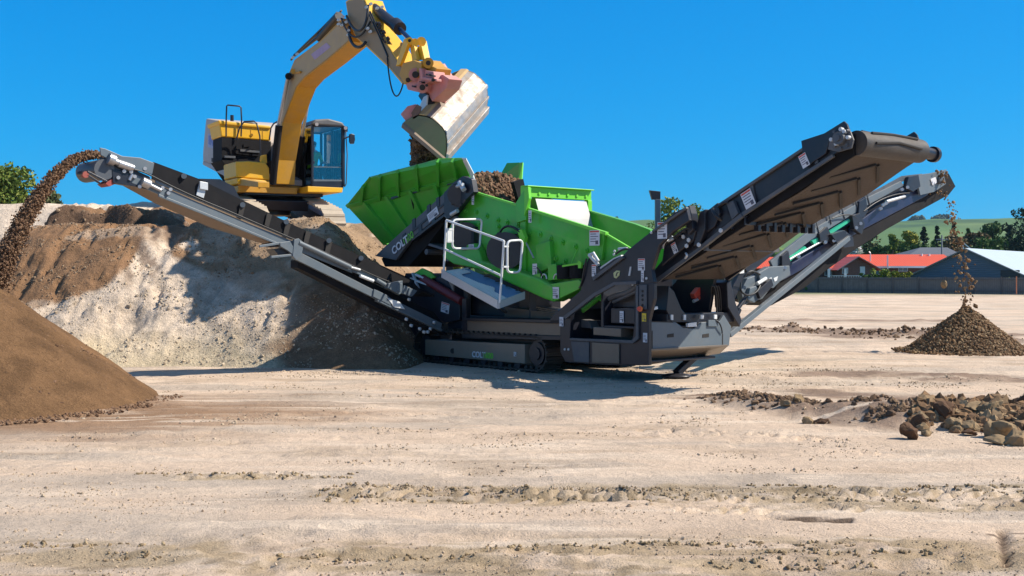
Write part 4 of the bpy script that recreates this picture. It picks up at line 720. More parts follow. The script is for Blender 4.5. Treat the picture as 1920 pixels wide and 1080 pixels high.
# ---- lamp mast
b = MB(); b.beam(MF.pW(1233, 440, 1.2), MF.pW(1233, 374, 1.2), .1, .09); lm = b.build('lamp_mast', M['greyp'], SP, bev=.006)
b = MB(); c_ = MF.pW(1226, 366, 1.2); xx = (MF.u*.5+MF.v).normalized(); yy = V((0, 0, 1)).lerp(-xx.cross(V((0, 0, 1))), .1).normalized(); b.ext([c_+xx*i*.1+V((0, 0, j*.08)) for i, j in ((-1, 1), (1, .8), (1, -1), (-.5, -1))], xx.cross(V((0, 0, 1)))*.06); b.build('work_lamp', M['dark'], lm, bev=.006)
b = MB()
for i in range(4): b.sph(c_+xx*(-.055+.04*i)+V((0, 0, .02*(-1)**i))-xx.cross(V((0, 0, 1)))*.0, .016, 6, 4)
b.build('lamp_lens', M['label'], lm)
# ---- main conveyor (wide, cleated belt), rising from the end of the chassis
N0, N1 = .35, 2.12
mc = MB(); rim = [(1222, 512), (1250, 478), (1290, 432), (1345, 383), (1505, 276), (1590, 250), (1600, 268), (1560, 292), (1390, 400), (1352, 428), (1312, 466), (1232, 528)]
mc.prW(MF, rim, N0, N0+.05); mc.prWl(MF, [MF.onW(x, y, N0) for x, y in rim], N1, N1+.05); mco = mc.build('main_conveyor', M['dark'], SP, bev=.006)
b = MB(); b.prW(MF, [(1388, 400), (1560, 289), (1563, 294), (1390, 407)], N0-.05, N0-.001); b.prW(MF, [(1310, 462), (1388, 400), (1392, 406), (1314, 468)], N0-.07, N0-.001); b.prW(MF, [(1345, 383), (1505, 276), (1507, 281), (1347, 388)], N0-.05, N0-.001); b.prW(MF, [(1230, 522), (1312, 462), (1314, 468), (1232, 530)], N0-.04, N0-.001)
b.prW(MF, [(1362, 382), (1374, 376), (1384, 400), (1372, 412)], N0-.07, N0-.001); b.prW(MF, [(1405, 350), (1411, 346), (1417, 380), (1411, 384)], N0-.03, N0-.001); b.prW(MF, [(1522, 272), (1528, 268), (1534, 305), (1528, 308)], N0-.03, N0-.001); b.build('chord_rails', M['greyd'], mco, bev=.004)
b = MB(); b.prW(MF, [(1502, 264), (1545, 250), (1582, 227), (1588, 233), (1594, 250), (1556, 262), (1548, 288), (1512, 312), (1505, 290)], N0-.06, N0-.02); b.prWl(MF, [MF.onW(x, y, N0) for x, y in [(1502, 264), (1545, 250), (1582, 227), (1588, 233), (1594, 250), (1556, 262), (1548, 288), (1512, 312), (1505, 290)]], N1+.07, N1+.1); hdp = b.build('head_plates', M['dark'], mco, bev=.006)
b = MB(); p = MF.pW(1580, 260, N0-.06)
b.prW(MF, [(1556, 262), (1594, 246), (1600, 262), (1596, 278), (1572, 285), (1552, 280)], N0-.09, N0-.06); b.tube([p, p-MF.v*.12], .09, 16); b.tube([p-MF.v*.12, p-MF.v*.15], .045, 10)
for k in range(8): a = k*math.pi/4; q = p+MF.u*.14*math.cos(a)+V((0, 0, .14*math.sin(a))); b.tube([q, q-MF.v*.07], .022, 8)
b.build('bearing_block', M['greyd'], mco, bev=.004)
b = MB()
for px, py in ((1586, 247), (1593, 258), (1571, 270), (1562, 262), (1580, 243)): q = MF.pW(px, py, N0-.1); b.tube([q, q-MF.v*.06], .028, 8)
b.build('bolts', M['galv'], mco)
b = MB(); b.prW(MF, [(1232, 530), (1312, 478), (1390, 428), (1560, 318), (1602, 292), (1602, 252), (1505, 285), (1345, 392), (1250, 485)], N0+.06, N0+.09); b.build('inner_skirt', M['black'], mco)
# drum with belt wrap and the return belt below, chevron cleats on the belt
dc0 = MF.onW(1604, 268, N0+.08); rD = .175
b = MB(); b.tube([W(dc0[0], N0+.1, dc0[1]), W(dc0[0], N1-.02, dc0[1])], rD, 28); b.mi = 1; b.tube([W(dc0[0], N1, dc0[1]), W(dc0[0], N1+.36, dc0[1]-.02)], .09, 16); b.tube([W(dc0[0], N1+.36, dc0[1]-.02), W(dc0[0], N1+.43, dc0[1]-.02)], .12, 16); b.build('head_drum', [M['drum'], M['dark']], mco)
q0 = MF.onW(1236, 524, N0+.1); q1 = MF.onW(1600, 290, N0+.1); L_ = math.hypot(q1[0]-q0[0], q1[1]-q0[1]); ds, dzz = (q1[0]-q0[0])/L_, (q1[1]-q0[1])/L_; nb = V((0, 0, 0))
bt = MB(); 
def bp(t, wv, off=0): return W(q0[0]+ds*t+dzz*off, wv, q0[1]+dzz*t-ds*off)
NS = 26
for i in range(NS):
    t0, t1 = L_*i/NS, L_*(i+1)/NS; sag = lambda t: .05*math.sin(t/L_*math.pi*2)**2
    bt.add([bp(t0, N0+.08, sag(t0)), bp(t0, N1-.05, sag(t0)), bp(t1, N1-.05, sag(t1)), bp(t1, N0+.08, sag(t1))], [[0, 1, 2, 3]], True)
bt.ext([bp(0, N0+.08, -.03), bp(0, N1-.05, -.03), bp(L_, N1-.05, -.03), bp(L_, N0+.08, -.03)], W(0, 0, .012)-W(0, 0, 0)); bto = bt.build('conveyor_belt', M['belt'], mco)
cv = MB(); t = .25; mid = (N0+N1)/2+.02
while t < L_+.25:
    a = math.sin(t/L_*math.pi*2)**2*.05 if t < L_ else 0
    for sg in (-1, 1):
        e_ = mid+sg*.62; tt = t-.42
        if tt > 0 and t < L_: cv.beam(bp(t, mid+sg*.03, .018+a), bp(tt, e_, .018+a), .045, .035, up=bp(0, 0, 1)-bp(0, 0, 0))
    t += .36
for a in (.5, 1.3): 
    for sg in (-1, 1): pass
cv.build('belt_cleats', M['chev'], mco)
for th in (0, .9, 1.8):
    b = MB(); ps = [W(dc0[0]+(rD+.012)*math.cos(th+.5*k/6), mid-.6+.2*k, dc0[1]+(rD+.012)*math.sin(th+.5*k/6)) for k in range(4)]; b.tube(ps, .02, 6); ps = [W(dc0[0]+(rD+.012)*math.cos(th+.5*k/6), mid+.6-.2*k, dc0[1]+(rD+.012)*math.sin(th+.5*k/6)) for k in range(4)]; b.tube(ps, .02, 6); b.build('belt_cleats', M['chev'], mco)
# the carrying belt up top and idlers
b = MB(); q = [MF.onW(1345, 388, N0+.1), MF.onW(1600, 252, N0+.1)]; b.prWl(MF, [q[0], q[1], (q[1][0], q[1][1]+.012), (q[0][0], q[0][1]+.012)], N0+.12, N1-.06); b.build('carrying_belt', M['black'], mco)
# cross members under the belt: toothed scraper channel and angle bar
a0, z0 = MF.onW(1392, 412, N0); b = MB(); b.bx(MF, a0-.22, a0-.2, N0, N1+.02, z0-.14, z0+.05); b.bx(MF, a0-.22, a0+.08, N0, N1+.02, z0+.04, z0+.06); b.bx(MF, a0+.03, a0+.05, N0, N1+.02, z0-.08, z0+.04)
for k in range(8): wq = N0+.3+k*.2; b.bx(MF, a0-.02, a0+.07, wq, wq+.07, z0-.17, z0-.02)
b.build('toothed_cross_member', M['dark'], mco, bev=.006)
a1, z1 = MF.onW(1322, 463, N0); b = MB(); b.bx(MF, a1-.03, a1+.03, N0, N1+.1, z1-.06, z1+.02); b.build('cross_bar', M['greyd'], mco, bev=.005)
# hinge section and hoses at the fold
b = MB()
b.prW(MF, [(1286, 388), (1292, 385), (1296, 400), (1300, 430), (1290, 440), (1284, 415)], N0-.2, N0-.05); b.prW(MF, [(1312, 398), (1322, 392), (1322, 430), (1312, 455), (1300, 462), (1304, 430)], N0-.12, N0-.02); b.prW(MF, [(1322, 398), (1345, 380), (1350, 400), (1340, 425), (1318, 440)], N0-.06, N0-.005); b.prW(MF, [(1246, 455), (1288, 425), (1305, 432), (1300, 450), (1240, 498)], N0-.15, N0-.08); b.build('fold_hinge', M['dark'], mco, bev=.01)
b = MB(); bolts(b, [MF.pW(x, y, N0-.16) for x, y in ((1282, 444), (1292, 450), (1288, 461), (1256, 446), (1260, 446), (1311, 459), (1352, 432))], -MF.v, .035, .02)
b.tube(arc([MF.pW(1267, 397, .2), MF.pW(1268, 408, .1), MF.pW(1275, 411, .2)]), .014, 7); b.tube(arc([MF.pW(1283, 392, .1), MF.pW(1293, 384, .05), MF.pW(1291, 400, .1), MF.pW(1289, 418, .2)]), .014, 7); b.tube(arc([MF.pW(1243, 465, .15), MF.pW(1244, 452, .1), MF.pW(1252, 450, .1)]), .02, 7); b.tube(arc([MF.pW(1286, 475, .2), MF.pW(1290, 478, .1), MF.pW(1285, 484, .2)]), .018, 7); b.tube([MF.pW(1253, 452, .12), MF.pW(1262, 448, .12)], .018, 7); b.build('bright_fittings', M['galv'], mco)
b = MB(); b.tube(arc([MF.pW(1336, 392, .2), MF.pW(1338, 400, .1), MF.pW(1345, 408, .1), MF.pW(1352, 412, .2)]), .03, 7); b.tube(arc([MF.pW(1347, 388, .25), MF.pW(1356, 378, .2), MF.pW(1364, 380, .25)]), .02, 7)
for k in range(5): b.tube(arc([MF.pW(1236+k*8, 470-k*6, .18), MF.pW(1250+k*8, 450-k*6, .1), MF.pW(1262+k*8, 452-k*6, .18)]), .016, 7)
b.build('hydraulic_hose', M['hose'], mco)
st_dir = (MF.pW(1500, 300, 0)-MF.pW(1400, 366, 0)).normalized(); up_ = st_dir.cross(MF.v); up_ = up_ if up_.z > 0 else -up_
sticker(MF.pW(1403, 373, N0-.055), st_dir, up_, -MF.v, .2, .26, mco); sticker(MF.pW(1508, 301, N0-.062), st_dir, up_, -MF.v, .13, .2, mco); sticker(MF.pW(1265, 465, N0-.155), st_dir, up_, -MF.v, .1, .17, mco)
# ---- generic side conveyor pieces, traced in the plane across the machine
def idlers(par, pts, a, L=.5, r=.05, m='black'):
    b = MB()
    for px, py in pts: b.tube([MF.pS(px, py, a), MF.pS(px, py, a)-MF.u*L], r, 10)
    return b.build('idler_roller', M[m], par)
# ---- left stockpile conveyor
A = -2.35; DB = .72
b = MB(); b.prS(MF, [(286, 306), (330, 322), (372, 338), (420, 370), (540, 420), (640, 465), (775, 528), (792, 548), (770, 556), (640, 505), (540, 458), (420, 402), (286, 348)], A-.06, A-.1); b.prS(MF, [(286, 304), (372, 336), (540, 418), (775, 526), (770, 550), (540, 455), (286, 345)], A-DB, A-DB+.04); lc = b.build('stockpile_conveyor', M['black'], SP)
lc['label'] = 'dark side conveyor throwing brown soil to the left'
b = MB(); b.prS(MF, [(232, 318), (320, 358), (420, 402), (546, 452), (546, 468), (420, 420), (320, 375), (232, 338)], A-.05, A); b.prS(MF, [(548, 452), (660, 498), (658, 512), (548, 468)], A-.05, A); b.prS(MF, [(660, 500), (722, 527), (722, 536), (660, 510)], A-.03, A+.01); r1 = b.build('upper_rail', M['greyp'], lc, bev=.006)
b = MB(); b.prS(MF, [(290, 338), (420, 392), (546, 446), (546, 450), (420, 397), (290, 343)], A-.02, A+.02); b.prS(MF, [(296, 364), (420, 414), (546, 466), (546, 470), (420, 419), (296, 369)], A-.02, A+.02); b.prS(MF, [(545, 466), (700, 545), (825, 606), (822, 618), (700, 560), (545, 484)], A-.05, A+.02); b.prS(MF, [(700, 560), (822, 617), (820, 621), (700, 565)], A-.1, A+.04); b.build('lower_rail', M['greyp'], lc, bev=.006)
b = MB(); b.prS(MF, [(545, 488), (700, 566), (820, 622), (818, 628), (700, 580), (545, 502)], A-.3, A-.06); b.prS(MF, [(545, 500), (560, 470), (700, 538), (800, 585), (820, 610), (700, 560)], A-.35, A-.12); b.build('rail_gap_shade', M['black'], lc)  # solid black infill standing in for the shade between the rails
b = MB(); b.prS(MF, [(204, 334), (214, 326), (300, 360), (400, 404), (522, 452), (528, 458), (514, 463), (480, 453), (395, 427), (290, 381)], A-DB, A-.05); b.build('return_belt', M['tanbelt'], lc)
b = MB(); b.prS(MF, [(290, 345), (420, 394), (540, 446), (780, 552), (780, 556), (540, 452), (420, 400), (290, 351)], A-DB+.04, A-.1); b.build('carrying_belt', M['black'], lc)
# head end
hd2 = MB(); p = MF.onS(194, 318, A-.02)
hd2.tube([W(A+.02, p[0], p[1]), W(A-DB-.02, p[0], p[1])], .16, 24); hdr = hd2.build('head_drum', M['greyd'], lc)
b = MB(); b.prS(MF, [(186, 277), (196, 279), (228, 293), (262, 296), (288, 306), (284, 327), (262, 321), (222, 309), (188, 291)], A+.01, A+.04); b.prS(MF, [(186, 277), (196, 279), (228, 293), (262, 296), (288, 306), (284, 320), (222, 305), (188, 291)], A-DB-.05, A-DB-.02); b.build('side_hood', M['greyp'], lc, bev=.005)
b = MB(); b.prS(MF, [(186, 294), (220, 305), (280, 332), (276, 356), (232, 346), (200, 335), (186, 312)], A-.04, A-.001); b.prS(MF, [(204, 318), (240, 326), (240, 350), (206, 344)], A-.1, A+.03); b.build('head_side_plate', M['dark'], lc, bev=.005)
b = MB(); b.tube([MF.pS(208, 300, A+.05), MF.pS(250, 315, A+.05)], .05, 12); b.tube([MF.pS(203, 297, A+.06), MF.pS(214, 301, A+.06)], .09, 14); b.tube([MF.pS(222, 306, A+.05), MF.pS(245, 314, A+.05)], .06, 12); b.tube([MF.pS(266, 340, A+.05), MF.pS(280, 346, A+.05)], .075, 12); b.tube([MF.pS(276, 344, A+.03), MF.pS(302, 357, A+.03)], .03, 8); b.tube([MF.pS(248, 327, A+.03), MF.pS(242, 338, A+.03)], .03, 8); b.build('hydraulic_motor', M['steel'], lc)
b = MB()
for px, py in ((222, 333), (246, 322), (272, 316), (253, 331), (305, 352), (316, 362), (320, 355), (262, 350), (233, 321)): b.tube([MF.pS(px, py, A), MF.pS(px, py, A+.06)], .03, 8)
b.build('bolts', M['galv'], lc)
b = MB(); p2 = MF.onS(160, 325, A); b.tube([W(A+.0, p2[0], p2[1]), W(A-.2, p2[0], p2[1])], .055, 14); b.beam(MF.pS(163, 322, A), MF.pS(200, 341, A), .05, .03); b.beam(MF.pS(163, 328, A), MF.pS(188, 344, A), .04, .03); b.build('scraper_arm', M['dark'], lc, bev=.004)
b = MB(); b.prS(MF, [(182, 346), (200, 335), (212, 334), (210, 343), (190, 352)], A-.3, A+.01); b.tube([W(A+.02, p2[0], p2[1]-.02), W(A-.06, p2[0], p2[1]-.02)], .05, 12); b.build('red_scraper', M['sred'], lc, bev=.004)
b = MB(); b.tube(arc([MF.pS(252, 318, A+.05), MF.pS(290, 326, A+.05), MF.pS(300, 345, A+.03), MF.pS(420, 392, A+.03)]), .013, 7); b.tube([MF.pS(420, 392, A+.03), MF.pS(545, 446, A+.03)], .013, 7); b.tube(arc([MF.pS(545, 446, A+.03), MF.pS(640, 482, A+.03), MF.pS(700, 525, A+.03), MF.pS(770, 540, A+.03)]), .013, 7); b.build('hydraulic_hose', M['hose'], lc)
b = MB(); b.prS(MF, [(373, 340), (388, 343), (388, 357), (373, 354)], A-.04, A-.0); b.prS(MF, [(366, 366), (373, 340), (384, 356), (380, 372)], A-.08, A-.04); b.build('rail_bracket', M['galv'], lc, bev=.004)
b = MB(); b.plate([MF.pS(368, 344, A-DB), MF.pS(372, 335, A-DB), MF.pS(412, 336, A-DB), MF.pS(438, 350, A-DB), MF.pS(450, 374, A-DB)], .03); b.build('far_skirt_plate', M['dark'], lc)
b = MB()
for px, py in ((455, 384), (537, 416), (617, 451), (677, 484), (345, 330)): b.tube([MF.pS(px, py, A-.06), MF.pS(px, py, A-.0)], .045, 12)
b.build('skirt_bolts', M['greyp'], lc)
b = MB()
for px, py in ((455, 395), (540, 430), (618, 463), (505, 412), (578, 445)): b.prS(MF, [(px-5, py-12), (px+4, py-9), (px-2, py+14), (px-10, py+10)], A-.05, A-.03)
b.build('skirt_straps', M['chev'], lc)
b = MB(); b.prS(MF, [(521, 455), (540, 452), (548, 466), (546, 478), (536, 470), (522, 462)], A-.01, A+.06); b.prS(MF, [(548, 450), (556, 447), (566, 455), (562, 478), (552, 488), (545, 480)], A+.0, A+.07); b.beam(MF.pS(486, 462, A+.03), MF.pS(524, 456, A+.03), .04, .04); b.beam(MF.pS(508, 482, A+.03), MF.pS(548, 478, A+.03), .04, .04); b.prS(MF, [(700, 542), (722, 552), (738, 565), (730, 572), (698, 556)], A+.02, A+.05); b.build('joint_plates', M['greyp'], lc, bev=.005)
b = MB(); b.prS(MF, [(488, 458), (524, 450), (530, 462), (500, 464)], A-.3, A-.02); b.prS(MF, [(498, 468), (540, 464), (548, 478), (508, 480)], A-.3, A-.02); b.build('joint_shadow_box', M['dark'], lc)  # dark blocks put in as the shadow behind the joint prongs
b = MB(); b.tube([MF.pS(560, 455, A+.05), MF.pS(657, 501, A+.05)], .042, 12); b.mi = 1; b.tube([MF.pS(657, 501, A+.05), MF.pS(675, 506, A+.05)], .022, 10); b.mi = 2; b.tube([MF.pS(675, 517, A+.04), MF.pS(700, 527, A+.04)], .03, 10); b.mi = 0; b.tube([MF.pS(705, 524, A+.04), MF.pS(722, 534, A+.04)], .04, 10); b.build('tension_cylinder', [M['greyp'], M['galv'], M['white']], lc)
b = MB(); b.prS(MF, [(722, 531), (748, 526), (748, 548), (742, 552), (720, 540)], A-.02, A+.1); b.prS(MF, [(745, 533), (778, 545), (768, 556), (742, 548)], A+.0, A+.08)
for k in range(3): b.prS(MF, [(746+k*10, 530+k*5), (752+k*10, 532+k*5), (748+k*10, 548+k*4), (742+k*10, 546+k*4)], A+.08, A+.12)
b.build('tail_clamp', M['greyp'], lc, bev=.005)
b = MB(); b.prS(MF, [(724, 558), (748, 566), (758, 580), (738, 576)], A+.03, A+.06); b.build('bright_gusset', M['white'], lc, bev=.004)
b = MB()
for px, py in ((769, 610), (785, 616), (793, 622), (805, 616), (800, 622), (765, 561), (760, 598), (812, 604)): b.tube([MF.pS(px, py, A+.03), MF.pS(px+4, py+1, A+.07)], .03, 8)
b.build('grease_points', M['galv'], lc)
# ---- right stockpile conveyor
A2 = 1.85; DB = .75
b = MB(); b.prS(MF, [(1360, 560), (1440, 500), (1500, 452), (1560, 415), (1640, 368), (1700, 342), (1735, 328), (1748, 352), (1735, 368), (1690, 392), (1620, 430), (1560, 468), (1500, 510), (1462, 540), (1400, 572)], A2-DB+.05, A2-.12); rc = b.build('stockpile_conveyor', M['black'], SP, bev=.01); rc['label'] = 'grey-railed side conveyor dropping stones to the right'
b = MB(); b.prS(MF, [(1590, 428), (1640, 392), (1700, 362), (1742, 342), (1750, 352), (1735, 367), (1690, 391), (1620, 428), (1590, 446)], A2-.12, A2-.08); b.prS(MF, [(1462, 505), (1560, 448), (1568, 458), (1500, 506), (1466, 525)], A2-.11, A2-.07); b.build('blue_belt_edge', mat('blue_black_cover', (.010, .018, .06), .35, dust=.05), rc, bev=.01)
b = MB(); b.prS(MF, [(1440, 490), (1510, 436), (1620, 372), (1685, 340), (1690, 348), (1624, 384), (1516, 450), (1446, 504)], A2-.06, A2); b.build('upper_rail', M['greyp'], rc, bev=.005)
b = MB(); b.prS(MF, [(1508, 430), (1560, 398), (1620, 366), (1650, 352), (1690, 330), (1725, 326), (1725, 332), (1694, 338), (1622, 374), (1512, 438)], A2-.08, A2-.03)
for px, py in ((1553, 398), (1578, 388), (1604, 374), (1625, 362), (1530, 414)): b.beam(MF.pS(px, py, A2+.01), MF.pS(px+6, py+22, A2+.01), .02, .02)
b.build('dark_lip', M['greyd'], rc)
b = MB(); b.prS(MF, [(1466, 488), (1480, 478), (1505, 462), (1508, 466), (1482, 486), (1470, 496)], A2-.05, A2+.01); b.prS(MF, [(1518, 452), (1550, 434), (1553, 438), (1522, 458)], A2-.05, A2+.01); b.prS(MF, [(1548, 436), (1590, 410), (1592, 414), (1552, 440)], A2-.05, A2+.01); b.build('green_strip', mat('teal_green_strip', (.03, .42, .24), .4), rc)
b = MB(); b.prS(MF, [(1590, 405), (1604, 400), (1614, 420), (1608, 440), (1594, 430)], A2-.02, A2+.08); b.prS(MF, [(1530, 438), (1545, 425), (1552, 440), (1545, 455), (1532, 452)], A2-.02, A2+.06); b.prS(MF, [(1460, 480), (1472, 470), (1476, 492), (1472, 505), (1460, 498)], A2-.02, A2+.06); b.prS(MF, [(1545, 440), (1570, 432), (1586, 445), (1588, 462), (1570, 465), (1555, 455)], A2-.05, A2+.12); b.prS(MF, [(1698, 332), (1716, 328), (1720, 350), (1706, 360), (1692, 352)], A2-.02, A2+.06); b.prS(MF, [(1606, 378), (1618, 370), (1622, 395), (1614, 410), (1604, 405)], A2-.02, A2+.05); b.build('pivot_brackets', M['dark'], rc, bev=.006)
b = MB()
for px, py in ((1546, 455), (1590, 444), (1604, 428), (1562, 452), (1690, 356), (1700, 352), (1655, 385), (1660, 382), (1470, 503), (1650, 392), (1496, 482), (1612, 420), (1583, 438)): b.tube([MF.pS(px, py, A2+.0), MF.pS(px+2, py-1, A2+.1)], .035, 8)
b.tube([MF.pS(1662, 378, A2+.03), MF.pS(1696, 368, A2+.03)], .035, 10); b.tube([MF.pS(1470, 492, A2+.02), MF.pS(1545, 450, A2+.02)], .02, 8); b.build('bright_fittings', M['galv'], rc)
b = MB(); b.prS(MF, [(1716, 328), (1742, 325), (1772, 318), (1766, 328), (1770, 345), (1748, 360), (1722, 366), (1718, 350)], A2-.02, A2+.03); b.prS(MF, [(1716, 328), (1742, 325), (1772, 318), (1766, 328), (1770, 345), (1748, 360), (1722, 366)], A2-DB-.05, A2-DB); b.build('head_plates', M['greyp'], rc, bev=.005)
p = MF.onS(1757, 340, A2); b = MB(); b.tube([W(A2-.02, p[0], p[1]), W(A2-DB, p[0], p[1])], .13, 20); b.tube([W(A2+.03, p[0], p[1]), W(A2+.1, p[0], p[1])], .07, 12); b.build('head_drum', M['greyd'], rc)
b = MB(); b.prS(MF, [(1744, 336), (1753, 332), (1756, 342), (1748, 348)], A2+.035, A2+.05); b.build('label_plate', M['label'], rc)
b = MB(); b.tube(arc([MF.pS(1560, 410, A2+.05), MF.pS(1590, 396, A2+.08), MF.pS(1612, 402, A2+.08), MF.pS(1608, 425, A2+.05)]), .014, 7); b.tube(arc([MF.pS(1620, 396, A2+.05), MF.pS(1660, 362, A2+.1), MF.pS(1705, 362, A2+.08)]), .014, 7); b.tube(arc([MF.pS(1390, 530, A2+.15), MF.pS(1380, 560, A2+.2), MF.pS(1420, 560, A2+.2), MF.pS(1425, 535, A2+.1)]), .018, 7); b.tube(arc([MF.pS(1395, 520, A2+.15), MF.pS(1405, 500, A2+.2), MF.pS(1425, 515, A2+.2)]), .018, 7); b.tube(arc([MF.pS(1358, 520, A2+.15), MF.pS(1350, 560, A2+.2), MF.pS(1375, 590, A2+.2), MF.pS(1372, 605, A2+.1)]), .018, 7); b.build('hydraulic_hose', M['hose'], rc)
b = MB(); b.prS(MF, [(1412, 512), (1432, 500), (1470, 498), (1472, 516), (1452, 528), (1440, 540), (1418, 540)], A2-.05, A2+.08); b.prS(MF, [(1380, 545), (1392, 522), (1425, 510), (1436, 540), (1420, 560), (1385, 572)], A2-.1, A2+.02); b.prS(MF, [(1400, 540), (1412, 535), (1418, 560), (1408, 568), (1396, 562)], A2+.02, A2+.1); b.build('tail_box', M['greyp'], rc, bev=.012)
b = MB(); b.prS(MF, [(1410, 545), (1436, 522), (1440, 535), (1415, 560)], A2+.03, A2+.16); b.prS(MF, [(1355, 560), (1385, 505), (1392, 512), (1372, 560), (1366, 600), (1356, 600)], A2-.1, A2-.02); b.prS(MF, [(1382, 500), (1442, 456), (1446, 470), (1392, 515)], A2-.2, A2-.05); b.build('tail_frame', M['dark'], rc, bev=.006)
b = MB(); b.prS(MF, [(1438, 524), (1446, 520), (1447, 532), (1440, 534)], A2+.08, A2+.09); b.prS(MF, [(1450, 522), (1458, 518), (1456, 526), (1452, 528)], A2+.08, A2+.09); b.tube([MF.pS(1420, 532, A2+.1), MF.pS(1436, 522, A2+.1)], .035, 10); b.prS(MF, [(1382, 506), (1392, 504), (1392, 512), (1384, 513)], A2-.04, A2); b.build('white_tags', M['white'], rc)
b = MB(); b.beam(MF.pS(1366, 628, 2.2), MF.pS(1590, 446, A2+.1), .10, .10); b.build('support_strut', M['greyp'], rc, bev=.01)
b = MB(); b.tube([MF.pS(1368, 600, A2+.1), MF.pS(1398, 558, A2+.1)], .04, 10); b.tube([MF.pS(1372, 612, A2+.14), MF.pS(1386, 580, A2+.14)], .05, 10); b.tube([MF.pS(1357, 612, A2+.25), MF.pS(1362, 590, A2+.2)], .055, 10); b.build('lift_cylinder', M['dark'], rc)
b = MB(); b.prS(MF, [(1595, 430), (1612, 425), (1600, 446), (1588, 448)], A2-.3, A2-.25); b.build('end_tab', M['greyp'], rc)
# ================================================================= THE EXCAVATOR
EF = Frame((-6.85, 33.0, 0), (.5, -.866, 0), (-.866, -.5, 0)); E = EF.W
EX = thing('excavator', (-6.85, 33.0, 3.3), 'yellow tracked excavator on the mound emptying its bucket into the green hopper', 'excavator')
def pitch(e): return 3.70-.24*e                           # the undercarriage leans with the mound
b0 = MB()
for sgn in (1, -1):
    n0, n1 = sgn*1.05-.3, sgn*1.05+.3; s0, s1, r = -1.8, 2.05, .36; per = 2*(s1-s0)+2*math.pi*r
    b = MB(); ns = 44
    for i in range(ns):
        d = i*per/ns; L1 = s1-s0
        if d < L1: a, z, tx, tz = s0+d, 0, 1, 0
        elif d < L1+math.pi*r: t = -math.pi/2+(d-L1)/r; a, z, tx, tz = s1+r*math.cos(t), r+r*math.sin(t), -math.sin(t), math.cos(t)
        elif d < 2*L1+math.pi*r: a, z, tx, tz = s1-(d-L1-math.pi*r), 2*r, -1, 0
        else: t = math.pi/2+(d-2*L1-math.pi*r)/r; a, z, tx, tz = s0+r*math.cos(t), r+r*math.sin(t), -math.sin(t), math.cos(t)
        h = per/ns*.47; nx, nz = tz, -tx
        pts = [(a-tx*h-nx*.03, z-tz*h-nz*.03), (a+tx*h-nx*.03, z+tz*h-nz*.03), (a+tx*h+nx*.01, z+tz*h+nz*.01), (a+nx*.015, z+nz*.015), (a-tx*h*.6+nx*.05, z-tz*h*.6+nz*.05), (a-tx*h+nx*.01, z-tz*h+nz*.01)]
        b.prWl(EF, [(p, q+pitch(p)-.42) for p, q in pts], n0, n1)
    tk = b.build('crawler_track', M['trackd'], EX)
    b = MB(); b.prWl(EF, [(p, q+pitch(p)-.42) for p, q in [(-1.7, .15), (1.9, .15), (1.9, .5), (-1.7, .5)]], n0+.12, n1-.12); b.build('track_frame', M['dark'], tk)
    for e_ in (s0, s1): b = MB(); b.tube([E(e_, n0+.15, r+pitch(e_)-.42), E(e_, n1-.15, r+pitch(e_)-.42)], .28, 16); b.build('idler' if e_ > 0 else 'sprocket', M['trackd'], tk)
b = MB(); b.prWl(EF, [(p, q+pitch(p)-.42) for p, q in [(-1.0, .45), (1.0, .45), (1.1, .75), (-1.0, .75)]], -.8, .8); zc = 3.62
b.tube([E(0, 0, 3.4), E(0, 0, 4.1)], .62, 24); b.build('undercarriage', M['dark'], EX, bev=.02)
HB = MB(); HB.prW(EF, [(440, 343), (445, 332), (505, 342), (505, 352), (446, 346)], .9, 1.2)
HB.prSl(EF, [(1.25, 3.95), (-.4, 3.95), (-.4, 4.12), (1.25, 4.12)], -1.0, 1.25); HB.build('slew_platform', M['yelo'], EX, bev=.01)
b = MB(); b.prSl(EF, [(1.0, 3.9), (-1.2, 3.9), (-1.2, 3.99), (1.0, 3.99)], -1.6, 1.1); b.build('deck_underside', M['dark'], EX)
cw = MB(); cw.prW(EF, [(384, 241), (386, 222), (409, 226), (416, 262), (416, 315), (380, 303), (380, 286)], 1.18, -1.2); cwo = cw.build('counterweight', M['cwt'], EX, bev=.05)
b = MB(); b.prW(EF, [(380, 302), (416, 315), (446, 333), (446, 344), (380, 309)], 1.19, -1.18); b.build('counterweight_base', M['cwt'], cwo, bev=.02)
b = MB(); b.prW(EF, [(390, 250), (402, 251), (402, 279), (390, 276)], 1.19, 1.196); b.mi = 1
b.prW(EF, [(391, 254), (395, 254), (395, 272), (391, 270)], 1.197, 1.202); b.prW(EF, [(396, 258), (401, 256), (401, 260), (397, 262), (401, 272), (398, 274), (395, 262)], 1.197, 1.202)
b.build('panel_marking', [mat('pale_blue_marking', (.36, .4, .55), .6), mat('blue_marking', (.16, .22, .5), .6)], cwo)
b = MB(); b.prW(EF, [(397, 296), (402, 297), (402, 305), (397, 303)], 1.19, 1.2); b.build('fuel_door_handle', M['chev'], cwo)
